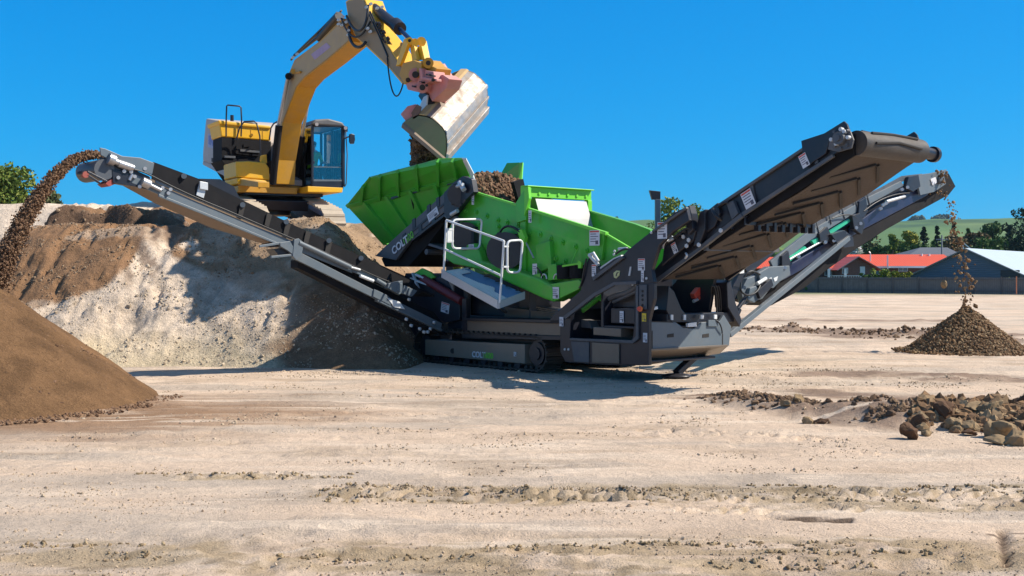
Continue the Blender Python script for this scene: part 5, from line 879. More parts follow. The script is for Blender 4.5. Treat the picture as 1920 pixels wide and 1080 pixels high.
# hood and front faces of the machinery house
a_ = -.2
b = MB(); b.prS(EF, [(411, 232), (508, 241), (508, 264), (415, 256)], a_, a_-1.0); b.prS(EF, [(409, 225), (508, 236), (508, 242), (411, 233)], a_+.05, a_-1.1); ho = b.build('engine_hood', M['yel'], EX, bev=.03)
b = MB(); b.prS(EF, [(416, 257), (508, 265), (508, 305), (416, 300)], a_-.02, a_-.9); b.prS(EF, [(416, 300), (508, 305), (508, 340), (440, 335)], a_+.3, a_-.8)
for k in range(9): x = random.uniform(425, 492); y = random.uniform(262, 290); b.prS(EF, [(x, y), (x+random.uniform(4, 18), y+1), (x+12, y+random.uniform(4, 9)), (x, y+6)], a_-.02, a_+.05)
b.build('engine_bay', M['black'], EX)
b = MB(); b.prS(EF, [(450, 280), (486, 283), (486, 287), (450, 284)], a_+.04, a_+.08); b.prS(EF, [(420, 292), (440, 293), (440, 297), (420, 296)], a_, a_+.08); b.build('bay_pipework', M['greyd'], EX)
b = MB()
for x in (446, 470, 492): b.prS(EF, [(x, 236), (x+.8, 236), (x+.8, 260), (x, 259)], a_+.001, a_+.01)
b.tube([EF.pS(472, 253, a_), EF.pS(472, 253, a_+.03)], .04, 8); b.build('hood_seams', M['yelo'], ho)
b = MB(); b.prS(EF, [(442, 303), (466, 302), (498, 305), (505, 315), (506, 338), (443, 332)], 1.25, .1); b.prS(EF, [(444, 333), (506, 339), (506, 351), (446, 345)], 1.28, .1); tb = b.build('toolbox', M['yel'], EX, bev=.03)
b = MB(); b.prS(EF, [(491, 300), (492, 291), (500, 290), (501, 306), (494, 308)], 1.1, .9); b.build('step_bracket', M['yel'], tb, bev=.01)
b = MB(); b.tube([EF.pS(493, 344, 1.28), EF.pS(493, 344, 1.31)], .04, 10); b.prW(EF, [(437, 306), (442, 307), (442, 326), (437, 324)], 1.2, 1.22); b.build('cap', M['greyd'], tb)
def rail(pts, a, r=.022): b = MB(); b.tube([EF.pS(x, y, a) for x, y in pts], r, 7); return b.build('handrail', M['dark'], EX)
rail([(424, 256), (424, 232), (425, 199), (427, 197), (449, 199), (452, 202), (453, 225), (452, 256)], a_+.1)
rail([(443, 262), (449, 240), (458, 228), (476, 227), (481, 231), (487, 255), (489, 300)], .2)
rail([(505, 262), (508, 240), (513, 232), (520, 228)], .3)
b = MB(); b.tube([EF.pS(435, 227, a_-.4), EF.pS(435, 216, a_-.4)], .05, 10); b.build('exhaust', M['dark'], EX)
b = MB(); b.sph(EF.pS(468, 233, a_-.3), .2, 10, 5, (1.2, 1, .35)); b.build('air_intake_cap', M['greyd'], EX)
# boom
b = MB(); n0, n1 = .24, -.28
b.prW(EF, [(508, 345), (511, 300), (521, 238), (541, 138), (552, 112), (600, 76), (642, 34), (652, 40), (656, 78), (612, 115), (572, 146), (557, 163), (531, 230), (520, 300), (518, 345)], n0, n1)
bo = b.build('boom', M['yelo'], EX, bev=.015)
b = MB(); b.prW(EF, [(510, 335), (513, 300), (523, 238), (543, 140), (554, 113), (601, 79), (640, 42), (650, 46), (653, 76), (611, 112), (571, 143), (555, 162), (529, 230), (518, 300), (516, 340)], n0+.012, n0+.001); b.build('boom_side_plate', M['dusty_shaded'], bo)
b = MB(); b.prW(EF, [(583, 102), (612, 80), (620, 88), (590, 112)], n0+.016, n0+.013); b.build('faded_marking', mat('lilac_marking', (.42, .30, .42), .7, var=.25, nscale=8), bo)
b = MB(); b.tube([EF.pW(566, 258, -.5), EF.pW(578, 190, -.45)], .045, 10); b.tube([EF.pW(521, 240, .42), EF.pW(541, 140, .35)], .05, 12); b.build('cylinder_rod', M['steel'], bo)
b = MB(); b.tube([EF.pW(511, 345, .42), EF.pW(523, 236, .42)], .095, 12); b.tube([EF.pW(556, 330, -.5), EF.pW(566, 256, -.5)], .1, 12); b.tube([EF.pW(541, 143, .4), EF.pW(541, 143, .2)], .09, 12); b.build('boom_cylinder', M['black'], bo)
b = MB(); b.tube([EF.pW(550, 134, .24), EF.pW(550, 134, .29)], .07, 12); b.tube([EF.pW(555, 136, .24), EF.pW(563, 135, .3)], .03, 8); b.build('boom_pin', M['yelo'], bo)
b = MB(); b.tube([EF.pW(552, 104, 0), EF.pW(604, 64, 0)], .04, 8); b.tube([EF.pW(600, 72, .05), EF.pW(636, 30, .05)], .11, 10); b.tube(arc([EF.pW(546, 112, .1), EF.pW(560, 92, .2), EF.pW(600, 60, .1), EF.pW(632, 24, .1)]), .03, 7); b.tube(arc([EF.pW(548, 108, -.1), EF.pW(570, 88, -.1), EF.pW(610, 58, -.1), EF.pW(640, 20, -.1)]), .025, 7)
b.tube(arc([EF.pW(655, 50, .3), EF.pW(652, 90, .45), EF.pW(676, 98, .45), EF.pW(686, 78, .3)]), .035, 8); b.tube(arc([EF.pW(650, 30, .3), EF.pW(668, 78, .5), EF.pW(690, 60, .4), EF.pW(690, 10, .3)]), .03, 8)
b.tube(arc([EF.pW(640, 34, .28), EF.pW(648, 60, .4), EF.pW(664, 84, .4), EF.pW(680, 72, .3), EF.pW(694, 40, .26)]), .022, 8)
b.build('hydraulic_hose', M['hose'], bo)
b = MB()
for px, py in ((634, 38), (642, 32), (648, 42), (640, 48), (652, 58), (634, 46), (694, 8), (686, 14), (652, 66), (556, 102), (548, 108), (693, 60), (688, 54), (706, 16), (715, 14)): b.tube([EF.pW(px, py, .26), EF.pW(px+2, py-1, .36)], .035, 7)
b.build('hose_couplings', M['galv'], bo)
# stick
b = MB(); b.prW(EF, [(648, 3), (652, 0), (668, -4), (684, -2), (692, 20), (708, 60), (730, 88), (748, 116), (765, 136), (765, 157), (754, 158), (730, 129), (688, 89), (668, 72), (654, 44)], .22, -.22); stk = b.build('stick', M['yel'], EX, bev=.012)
b = MB(); b.prW(EF, [(649, 5), (653, 2), (668, -1), (682, 1), (690, 21), (706, 61), (728, 90), (746, 118), (762, 138), (762, 155), (755, 155), (731, 126), (689, 86), (669, 70), (656, 44)], .232, .221); b.build('stick_side_plate', mat('dusty_shaded_ochre_side', (.30, .21, .11), .6, dust=.5, dcol=(.3, .25, .19), nscale=4), stk)  # browner than the lit top, the side's shade is in its colour
b = MB(); b.tube([EF.pW(694, 10, 0), EF.pW(748, 53, 0)], .12, 14); b.tube([EF.pW(741, 45, 0), EF.pW(750, 54, 0)], .15, 12); b.build('bucket_cylinder', M['dark'], stk)
b = MB(); b.tube([EF.pW(748, 53, 0), EF.pW(769, 74, 0)], .05, 10); b.build('cylinder_rod', mat('blue_steel_rod', (.03, .07, .16), .25, .6), stk)
b = MB(); b.prW(EF, [(757, 73), (764, 71), (767, 76), (750, 121), (742, 124), (745, 112)], .3, .22); b.prW(EF, [(757, 73), (764, 71), (767, 76), (750, 121), (742, 124), (745, 112)], -.22, -.3); b.prW(EF, [(766, 72), (773, 73), (782, 112), (773, 116)], .2, .12); b.prW(EF, [(785, 80), (792, 76), (799, 112), (793, 116)], .0, -.1); b.tube([EF.pW(768, 76, .3), EF.pW(768, 76, -.3)], .07, 10); b.tube([EF.pW(790, 78, .05), EF.pW(790, 78, -.15)], .10, 12); b.prW(EF, [(774, 88), (790, 86), (796, 112), (778, 112)], .1, .02); b.tube([EF.pW(778, 80, .18), EF.pW(778, 80, -.05)], .09, 10); b.build('bucket_linkage', M['yel'], stk, bev=.008)
b = MB()
for k in range(14): px = random.uniform(692, 728); py = 14+(px-692)*1.75+random.uniform(-6, 14); b.tube([EF.pW(px, py, .23), EF.pW(px+2, py+3, .27)], .03, 6)
b.tube(arc([EF.pW(726, 108, .25), EF.pW(732, 185, .35), EF.pW(745, 200, .35), EF.pW(756, 156, .25)]), .016, 8); b.tube([EF.pW(690, 22, .25), EF.pW(712, 70, .25), EF.pW(727, 106, .25)], .02, 7); b.tube([EF.pW(694, 22, .27), EF.pW(718, 74, .27)], .02, 7); b.build('hydraulic_hose', M['hose'], stk)
b = MB(); b.prW(EF, [(755, 118), (775, 113), (790, 118), (790, 140), (775, 150), (758, 157), (748, 140)], .28, -.25); b.prW(EF, [(788, 114), (798, 112), (806, 122), (818, 128), (812, 150), (790, 140)], .15, -.2); b.tube([EF.pW(803, 118, .22), EF.pW(803, 118, -.2)], .11, 12); b.build('tilt_coupler', M['yelo'], stk, bev=.015)
b = MB(); b.prW(EF, [(760, 156), (790, 138), (812, 150), (796, 158), (794, 172), (780, 172), (764, 168)], .25, -.25); b.tube([EF.pW(779, 140, .3), EF.pW(779, 140, .2)], .14, 16); b.tube([EF.pW(792, 164, .3), EF.pW(792, 164, .2)], .12, 16); b.prW(EF, [(785, 128), (790, 128), (792, 144), (818, 148), (818, 153), (787, 149)], .32, .2); b.prW(EF, [(791, 131), (812, 134), (814, 148), (792, 144)], .26, .0); b.build('quick_hitch', M['pink'], stk, bev=.012)
b = MB()
for px, py, r_ in ((779, 140, .07), (792, 164, .06), (768, 76, .035), (803, 118, .05), (765, 150, .05), (812, 150, .035), (800, 160, .03)): b.tube([EF.pW(px, py, .33), EF.pW(px, py, .36)], r_, 12)
for px, py in ((798, 138), (806, 140), (786, 152), (772, 160)): b.prW(EF, [(px, py), (px+5, py+1), (px+5, py+4), (px, py+3)], .33, .26)
b.build('pin_heads', M['chev'], stk)
# bucket: section swept along its width
bd = 23.5; AX = at(865, 130, 25.1)-at(785, 215, bd)
sec = [(757, 229), (770, 221), (785, 215), (799, 217), (811, 222), (822, 231), (831, 240), (836, 248), (838, 262), (838, 280), (836, 296)]
P3 = [at(x, y, bd) for x, y in sec]; b = MB(); vs = []; fs = []
def off(p, k=.03): c_ = at(805, 262, bd); return p.lerp(c_, k)
n = len(P3)
for i in range(2, n-1): b.ext([P3[i], P3[i+1], off(P3[i+1], .05), off(P3[i], .05)], AX)
bk = b.build('bucket', M['bucket'], EX)
b = MB(); b.ext(P3, AX.normalized()*.03); b.ext([p+AX*.985 for p in P3], AX.normalized()*.03); b.build('bucket_side', M['bside'], bk)
b = MB(); b.ext([P3[0], P3[-1], at(828, 297, bd), at(755, 236, bd)], AX*-.03); b.ext([P3[0]+AX, P3[-1]+AX, (at(828, 297, bd))+AX, at(755, 236, bd)+AX], AX*.02); b.build('side_cutter', M['tanbelt'], bk)
b = MB(); b.ext([at(836, 288, bd), at(842, 290, bd), at(840, 304, bd), at(834, 304, bd)], AX); b.ext([at(834, 243, bd), at(838, 246, bd), at(839, 252, bd), at(835, 250, bd)], AX); b.ext([at(837, 268, bd), at(841, 268, bd), at(841, 274, bd), at(837, 274, bd)], AX); b.build('wear_strip', M['bucket'], bk, bev=.008)
b = MB(); b.ext([at(784, 214, bd), at(796, 214, bd), at(800, 217, bd), at(786, 218, bd)], AX); b.build('wear_strip', M['rust'], bk)
b = MB()
for t in (.30, .62): q = P3[2]+AX*t; b.ext([q+V((.02, 0, -.02)), q+V((.28, .0, -.05)), q+V((-.05, 0, .45)), q+V((-.35, 0, .30))], AX.normalized()*.06)
b.ext([at(800, 172, 23.9), at(806, 160, 23.9), at(832, 146, 24.3), at(846, 152, 24.6), at(852, 140, 25.0), at(845, 156, 24.8), at(815, 190, 24.1), at(806, 197, 23.9), at(803, 186, 23.9)], (0, .12, 0))
b.prW(EF, [(806, 146), (818, 142), (830, 140), (842, 148), (836, 166), (810, 190), (800, 172)], .1, -.2)
b.build('bucket_ears', M['pink'], bk, bev=.01)
b = MB(); b.prW(EF, [(788, 172), (800, 176), (803, 192), (795, 212), (786, 212), (792, 192), (784, 180)], .15, 0); b.build('bucket_hook', M['dark'], bk, bev=.006); b = MB(); b.prW(EF, [(794, 182), (801, 178), (799, 198), (790, 208), (786, 200)], .18, .15); b.build('bright_pin', M['galv'], bk)
b = MB(); b.ext([at(751, 214, 23.6), at(764, 199, 23.6), at(780, 195, 23.6), at(776, 212, 23.6), at(769, 224, 23.6), at(760, 226, 23.6)], (0, .1, 0)); b.build('far_ear', M['pink'], bk, bev=.006)
b = MB(); b.ext([at(771, 212, 23.5), at(782, 195, 23.5), at(790, 200, 23.5), at(786, 216, 23.5), at(775, 224, 23.5)], (0, .1, 0)); b.ext([at(757, 229, 23.6), at(785, 217, 23.6), at(800, 250, 23.6), at(790, 262, 23.6)], (0, .03, 0)); b.build('bucket_ribs', mat('brown_grimed_steel', (.16, .09, .06), .7), bk)
# cab
CE = 1.72; ca = MB()
def cabs(pts, a0=CE, a1=None): return ca.prS(EF, pts, a0, CE-.06 if a1 is None else a1)
cabs([(584, 232), (589, 232), (588, 345), (584, 347)]); cabs([(641, 234), (647, 236), (647, 350), (641, 348)]); cabs([(585, 228), (644, 231), (644, 238), (587, 238)]); cabs([(584, 338), (645, 340), (645, 349), (584, 347)])
k0 = EF.onS(586, 300, CE)[0]; k1 = EF.onS(644, 300, CE)[0]; zt = EF.onS(590, 234, CE)[1]; zb = EF.onS(590, 347, CE)[1]
for kk in (k0, k1):
    for e_ in (.95, .1): ca.beam(E(e_, kk+(.03 if kk == k1 else -.03), zb), E(e_, kk+(.03 if kk == k1 else -.03), zt), .08, .07)
    for zz in (zb, zt, zb+.62): ca.beam(E(.1, kk+(.03 if kk == k1 else -.03), zz), E(CE, kk+(.03 if kk == k1 else -.03), zz), .07, .07)
ca.bx(EF, .0, .1, k1, k0, zb, zb+.7); ca.beam(E(.05, k1, zt), E(.05, k0, zt), .08); ca.bx(EF, .0, CE, k1, k0, zb-.08, zb+.02)
cao = ca.build('cab', M['dark'], EX, bev=.01)
b = MB(); b.bx(EF, -.05, .45, k0, k0+.05, zb, zt-.35); b.bx(EF, .45, 1.2, k0+.0, k0+.05, zb, zb+.85); b.build('cab_side_panel', M['black'], cao)
b = MB(); b.prSl(EF, [(k0+.05, zt+.0), (k0-.05, zt+.14), ((k0+k1)/2, zt+.19), (k1+.05, zt+.12), (k1-.05, zt)], CE+.04, -.08); b.build('cab_roof', M['greyd'], cao, bev=.04)
b = MB(); b.prS(EF, [(577, 349), (643, 352), (642, 361), (577, 360)], CE+.03, -.1); b.build('cab_base', M['yel'], cao, bev=.012)
b = MB(); b.prS(EF, [(589, 238), (641, 238), (641, 338), (588, 338)], CE-.03, CE-.035); b.build('windscreen', M['glass'], cao)
b = MB(); b.bx(EF, .1, CE-.06, k1-.03, k1-.025, zb+.05, zt-.03); b.build('side_window', M['glass'], cao); b = MB(); b.bx(EF, .48, CE-.06, k0+.02, k0+.025, zb+.62, zt-.03); b.build('side_window', M['glass'], cao)
b = MB(); b.prS(EF, [(588, 312), (642, 313), (642, 314.5), (588, 313.5)], CE-.02, CE-.05); b.prS(EF, [(588, 336), (641, 337), (641, 340), (588, 340)], CE+.01, CE-.05); b.build('glazing_bar', M['greyp'], cao)
b = MB(); b.tube([EF.pS(594, 233, CE+.04), EF.pS(594, 233, CE+.12)], .05, 10); b.tube([EF.pS(648, 240, CE+.0), EF.pS(648, 240, CE+.1)], .05, 10); b.mi = 1; b.bx(EF, CE-.1, CE+.06, k1-.1, k1, zt-.14, zt); b.build('cab_lamp', [M['label'], M['dark']], cao)
b = MB(); b.tube([EF.pS(645, 260, CE), EF.pS(652, 257, CE+.1), EF.pS(656, 256, CE+.1)], .022, 6); b.prS(EF, [(654, 252), (657, 251), (663, 253), (664, 262), (662, 270), (656, 270), (654, 266)], CE+.06, CE+.14); b.build('mirror', M['dark'], cao, bev=.015)
b = MB(); b.tube([EF.pS(648, 245, CE+.06), EF.pS(651, 290, CE+.08), EF.pS(649, 345, CE+.06), EF.pS(646, 350, CE)], .016, 7); b.build('handrail', M['greyd'], cao)
b = MB(); b.bx(EF, .3, .42, k0-.15, k0-.65, zb+.55, zb+1.1); b.bx(EF, .3, .85, k0-.12, k0-.68, zb+.38, zb+.5); b.build('operator_seat', M['greyd'], cao, bev=.04)
b = MB(); b.beam(E(1.35, k0-.42, zb), E(1.2, k0-.42, zb+.6), .05, .05); b.beam(E(1.5, k0-.62, zb+.4), E(1.5, k0-.62, zb+.85), .12, .03); b.beam(E(1.25, k1+.05, zb+.6), E(1.45, k1+.25, zb+.75), .08, .1); b.beam(E(1.4, k0-.55, zb+.6), E(1.4, k1+.1, zb+.55), .06, .1); b.build('console', M['black'], cao)
# dark gear between boom foot and cab
b = MB(); b.prS(EF, [(512, 300), (552, 300), (585, 300), (585, 350), (512, 352)], .5, -.3); b.prS(EF, [(552, 240), (583, 240), (583, 352), (552, 352)], .3, -.4)
for k in range(16): px = random.uniform(514, 552); py = random.uniform(305, 345); b.tube([EF.pS(px, py, .5), EF.pS(px+random.uniform(-6, 6), py+random.uniform(-6, 6), .65)], .04, 6)
b.build('boom_foot_machinery', M['black'], EX)
b = MB()
for k in range(8): px = random.uniform(518, 550); py = random.uniform(308, 342); b.tube(arc([EF.pS(px, py, .62), EF.pS(px+8, py-8, .75), EF.pS(px+12, py+6, .62)], 6), .018, 6)
b.prS(EF, [(514, 338), (520, 334), (524, 344), (528, 348), (514, 348)], .7, .65); b.build('bright_pipes', M['galv'], EX)
b = MB(); b.prS(EF, [(505, 344), (560, 349), (577, 352), (577, 360), (560, 358), (505, 352)], 1.0, .2); b.prS(EF, [(553, 236), (568, 236), (568, 262), (553, 262)], -.5, -.6); b.build('yellow_sill', M['yelo'], EX, bev=.01)
# the operator
pe = thing('person', E(.62, k0-.42, zb+.5), 'seated excavator operator in a green hi-vis vest behind the cab glass', 'person')
def human(root, fr, o, hz):
    J = {'pel': (0, 0, 0), 'wai': (-.02, 0, .18), 'che': (-.03, 0, .42), 'nec': (-.01, 0, .56), 'hed': (.01, 0, .66), 'top': (.01, 0, .80)}
    for s_, g in ((1, 'r'), (-1, 'l')):
        J.update({'sh'+g: (-.03, .19*s_, .48), 'el'+g: (.05, .26*s_, .22), 'wr'+g: (.30, .20*s_, .20), 'ha'+g: (.38, .19*s_, .20), 'hi'+g: (.03, .10*s_, -.02), 'kn'+g: (.46, .14*s_, .03), 'an'+g: (.60, .13*s_, -.38), 'to'+g: (.76, .13*s_, -.43)})
        for q in range(4): J['f%d%s' % (q, g)] = (.44+.01*(q in (1, 2)), .19*s_+(q-1.5)*.022, .19); J['g%d%s' % (q, g)] = (.455, .19*s_+(q-1.5)*.022, .155)
        J['th'+g] = (.40, (.19-.045)*s_, .195)
    Ed = [('pel', 'wai'), ('wai', 'che'), ('che', 'nec'), ('nec', 'hed'), ('hed', 'top')]
    for g in 'rl': Ed += [('che', 'sh'+g), ('sh'+g, 'el'+g), ('el'+g, 'wr'+g), ('wr'+g, 'ha'+g), ('pel', 'hi'+g), ('hi'+g, 'kn'+g), ('kn'+g, 'an'+g), ('an'+g, 'to'+g), ('wr'+g, 'th'+g)]+[('ha'+g, 'f%d%s' % (q, g)) for q in range(4)]+[('f%d%s' % (q, g), 'g%d%s' % (q, g)) for q in range(4)]
    Rr = dict(pel=.15, wai=.13, che=.15, nec=.055, hed=.085, top=.075); 
    for g in 'rl': Rr.update({'sh'+g: .07, 'el'+g: .045, 'wr'+g: .028, 'ha'+g: .032, 'hi'+g: .085, 'kn'+g: .06, 'an'+g: .04, 'to'+g: .035, 'th'+g: .01}); Rr.update({'%s%d%s' % (c_, q, g): .009 for q in range(4) for c_ in 'fg'})
    ks = list(J); me = bpy.data.meshes.new('body'); L = V(root.location); me.from_pydata([tuple(fr.W(J[k][0], -J[k][1], J[k][2])-fr.W(0, 0, 0)) for k in ks], [(ks.index(a), ks.index(c_)) for a, c_ in Ed], [])
    ob = bpy.data.objects.new('body', me); C.objects.link(ob); ob.parent = root; md = ob.modifiers.new('skin', 'SKIN'); sk = me.skin_vertices[0].data
    for i, k in enumerate(ks): sk[i].radius = (Rr[k], Rr[k])
    sk[0].use_root = True; ob.modifiers.new('sub', 'SUBSURF').levels = 1; md.use_smooth_shade = True
    bpy.context.view_layer.update(); m2 = bpy.data.meshes.new_from_object(ob.evaluated_get(bpy.context.evaluated_depsgraph_get())); ob.modifiers.clear(); ob.data = m2
    m2.materials.clear(); m2.materials.append(M['cloth']); m2.materials.append(M['skin']); m2.materials.append(M['hivis'])
    for p_ in m2.polygons:
        z = p_.center.z; r_ = V((p_.center.x, p_.center.y)); fw_ = p_.center.dot(fr.u)
        p_.material_index = 1 if z > .53 or (fw_ > .30 and .1 < z < .3) else (2 if z > .05 and fw_ < .14 else 0)
    return ob
human(pe, EF, None, 0)
o_ = V(pe.location); b = MB(); b.sph(o_+EF.u*.0+V((0, 0, .75)), .105, 12, 8, (1, 1, .75)); b.build('hair', M['chev'], pe)
b = MB(); fc_ = o_+EF.u*.085+V((0, 0, .68)); b.tube([fc_+V((0, 0, .02)), fc_+EF.u*.03], .012, 6)
for s_ in (-1, 1): b.sph(fc_+EF.v*.03*s_+V((0, 0, .03)), .01, 6, 4); b.sph(o_+EF.v*.085*s_+V((0, 0, .69)), .025, 6, 4, (.6, 1, 1))
b.beam(fc_+EF.v*.025-V((0, 0, .04)), fc_-EF.v*.025-V((0, 0, .04)), .008, .006); b.build('facial_features', M['skin'], pe)
# ================================================================= FALLING MATERIAL
def stream(nm, path, wid, n, s0, s1, m, lab, dens=1.0, roots=None, spread=None):
    path = np.array([tuple(p) for p in path]); seg = np.linalg.norm(np.diff(path, axis=0), axis=1); cum = np.concatenate([[0], np.cumsum(seg)]); t = rng.uniform(0, 1, n)**dens*cum[-1]
    P = np.stack([np.interp(t, cum, path[:, k]) for k in range(3)], 1); wd = np.interp(t/cum[-1], np.linspace(0, 1, len(wid)), wid)
    P += rng.normal(0, 1, (n, 3))*wd[:, None]*np.array([.5, .6, .5]); v, f = lumps(P, rng.uniform(s0, s1, n)); o = npmesh(nm, v, f, m, smooth=False); tag(o, lab, 'falling soil', kind='stuff'); return o
p0 = MF.pS(186, 291, -2.7); T = V((-8.05, 16.45, 1.9))
path = [p0+MF.v*.35-V((0, 0, .05))]
for k in range(18): kk = k*.10; path.append(V((p0.x-.755*kk, p0.y-.656*kk, p0.z+.09*kk-.892*kk*kk)))
stream('falling_soil', path, [.035, .06, .08, .11, .14, .18], 22000, .004, .02, M['fclod'], 'arching stream of brown soil thrown off the left conveyor onto the pile')
p1 = at(788, 262, 23.0)
pt = [(757+20, 240, 22.8), (796, 250, 23.0), (800, 275, 23.1), (804, 305, 23.2), (806, 330, 23.3)]
P = []; 
for k in range(6500):
    u_ = random.random(); w_ = random.random(); xl = 778-4*u_+random.gauss(0, 3); xr = 822+6*u_; x = xl+(xr-xl)*w_; y = 236+(x-760)*.62+ (335-(236+(x-760)*.62))*u_; P.append(tuple(at(x, y, 24.5+random.gauss(0, .18))))
v, f = lumps(np.array(P), rng.uniform(.012, .045, len(P))); o = npmesh('falling_soil', v, f, M['clod'], smooth=False); tag(o, 'dark soil pouring from the excavator bucket into the hopper', 'falling soil', kind='stuff')
P = []
for k in range(230):
    z = random.random()**.8; x = 1760+55*z**.5-(8 if z < .1 else 0)+random.gauss(0, 5+5*z); y = 352+225*z; P.append(tuple(at(min(x, 1830), y, 26.4+random.gauss(0, .12))))
for k in range(35): P.append(tuple(at(random.gauss(1762, 10), random.uniform(318, 365), 26.2+random.gauss(0, .15))))
v, f = lumps(np.array(P), rng.gamma(2.0, .008, len(P))+.008); o = npmesh('falling_stones', v, f, M['gravel'], smooth=False); tag(o, 'thin scatter of stones dropping from the right conveyor onto the stone heap', 'falling stones', kind='stuff')
o = MB(); o.sph(at(1770, 533, 26.4), .07, 8, 6, (1.1, 1, 1.4)); o = o.build('stone', M['rock']); tag(o, 'larger tan stone falling beside the thin stone stream in front of the fence', 'stone')
# ================================================================= BACKGROUND
def leafmat(name, cols):
    m = rockmat(name, cols, .7); p = m.node_tree.nodes['Principled BSDF']; p.inputs['Specular IOR Level'].default_value = .3
    for l in list(m.node_tree.links):
        if l.to_socket == p.inputs['Normal']: m.node_tree.links.remove(l)
    return m
LM = {'lgreen': leafmat('light_green_leaves', [(.07, .13, .02), (.14, .20, .03), (.20, .22, .04)]), 'green': leafmat('mid_green_leaves', [(.035, .075, .015), (.06, .13, .022), (.09, .16, .03)]), 'lime': leafmat('yellow_green_leaves', [(.11, .17, .02), (.22, .26, .03), (.15, .2, .03)]), 'dark': leafmat('dark_conifer_needles', [(.012, .03, .016), (.02, .05, .02), (.03, .06, .03)]),
      'yellow': leafmat('yellow_leaves', [(.25, .25, .02), (.35, .32, .03), (.14, .18, .03)]), 'olive': leafmat('olive_leaves', [(.06, .08, .03), (.10, .12, .04), (.12, .12, .05)]), 'brown': leafmat('russet_leaves', [(.12, .08, .03), (.18, .12, .05), (.09, .08, .03)]), 'white': leafmat('white_blossom', [(.7, .68, .62), (.8, .78, .74), (.4, .42, .3)])}
M['bark'] = mat('bark', (.09, .07, .05), .9, bump=.5, bscale=20)
def crown(c0, H, RX, n, ls, shape, sd, par, m, name='crown'):
    r_ = np.random.default_rng(sd); nc = {'cone': 60, 'round': 34, 'col': 30, 'hedge': 40}[shape]; cl = []
    for k in range(nc):
        if shape == 'cone': h = r_.uniform(0, 1); rad = RX*(1-h)**.8*r_.uniform(.25, 1.05)
        elif shape == 'col': h = r_.uniform(0, 1); rad = RX*math.sin(math.pi*min(1, .12+h*.85))**.6*r_.uniform(.2, 1)
        elif shape == 'hedge': h = r_.uniform(0, 1); rad = RX*r_.uniform(0, 1)
        else: h = r_.uniform(0, 1); rad = RX*math.sqrt(max(0, 1-(2*h-1)**2))*r_.uniform(.45, 1)
        a = r_.uniform(0, 6.28); cl.append((rad*math.cos(a), rad*math.sin(a)*(.8 if shape != 'hedge' else .3), h*H, (H if shape == 'round' else RX)*({'cone': .16, 'col': .3, 'round': .15, 'hedge': .2}[shape])*r_.uniform(.6, 1.5)*((1.25-h) if shape == 'cone' else 1)))
    cl = np.array(cl); idx = r_.integers(0, nc, n); q = r_.normal(size=(n, 3)); q /= np.linalg.norm(q, axis=1)[:, None]; rr = r_.uniform(.3, 1, n)**.5
    P = cl[idx, :3]+q*(cl[idx, 3]*rr)[:, None]*np.array([1, 1, .75]); P = P+np.array(c0); a1 = r_.normal(size=(n, 3)); a1 /= np.linalg.norm(a1, axis=1)[:, None]; a2 = np.cross(a1, r_.normal(size=(n, 3))); a2 /= np.linalg.norm(a2, axis=1)[:, None]
    s_ = ls*r_.uniform(.6, 1.4, n)[:, None]; vs = np.stack([P-a1*s_, P+a2*s_*.5, P+a1*s_, P-a2*s_*.5], 1).reshape(-1, 3); o = npmesh(name, vs, np.arange(4*n).reshape(-1, 4), m, par=par, smooth=False); return o, cl
def tree(px, pyt, pyb, d, wpx, shape, leaf, lab, n=1500, ls=None, gz=0, group='trees beyond the houses', cat='tree', cb=.25, nm='tree'):
    b0 = at(px, pyb, d); base = V((b0.x, d, gz)); zt_ = at(px, pyt, d).z; H = zt_-gz; RX = wpx/2*d/F; r = thing(nm, base, lab, cat, group)
    o, cl = crown((base.x, base.y, gz+H*cb), H*(1-cb), RX, n, ls or d*.0022, shape, int(px*7+pyt), r, LM[leaf])
    b = MB(); b.tube([base, base+V((RX*.05, 0, H*.45)), base+V((0, 0, H*.8))], max(.08, H*.03), 8, r2=.03)
    for k in range(7): q = base+V((0, 0, H*random.uniform(.25, .6))); c_ = cl[random.randrange(len(cl))]; b.tube([q, V((base.x+c_[0], base.y+c_[1], gz+H*cb+c_[2]))], max(.03, H*.011), 5, r2=.02)
    b.build('trunk', M['bark'], r); return r
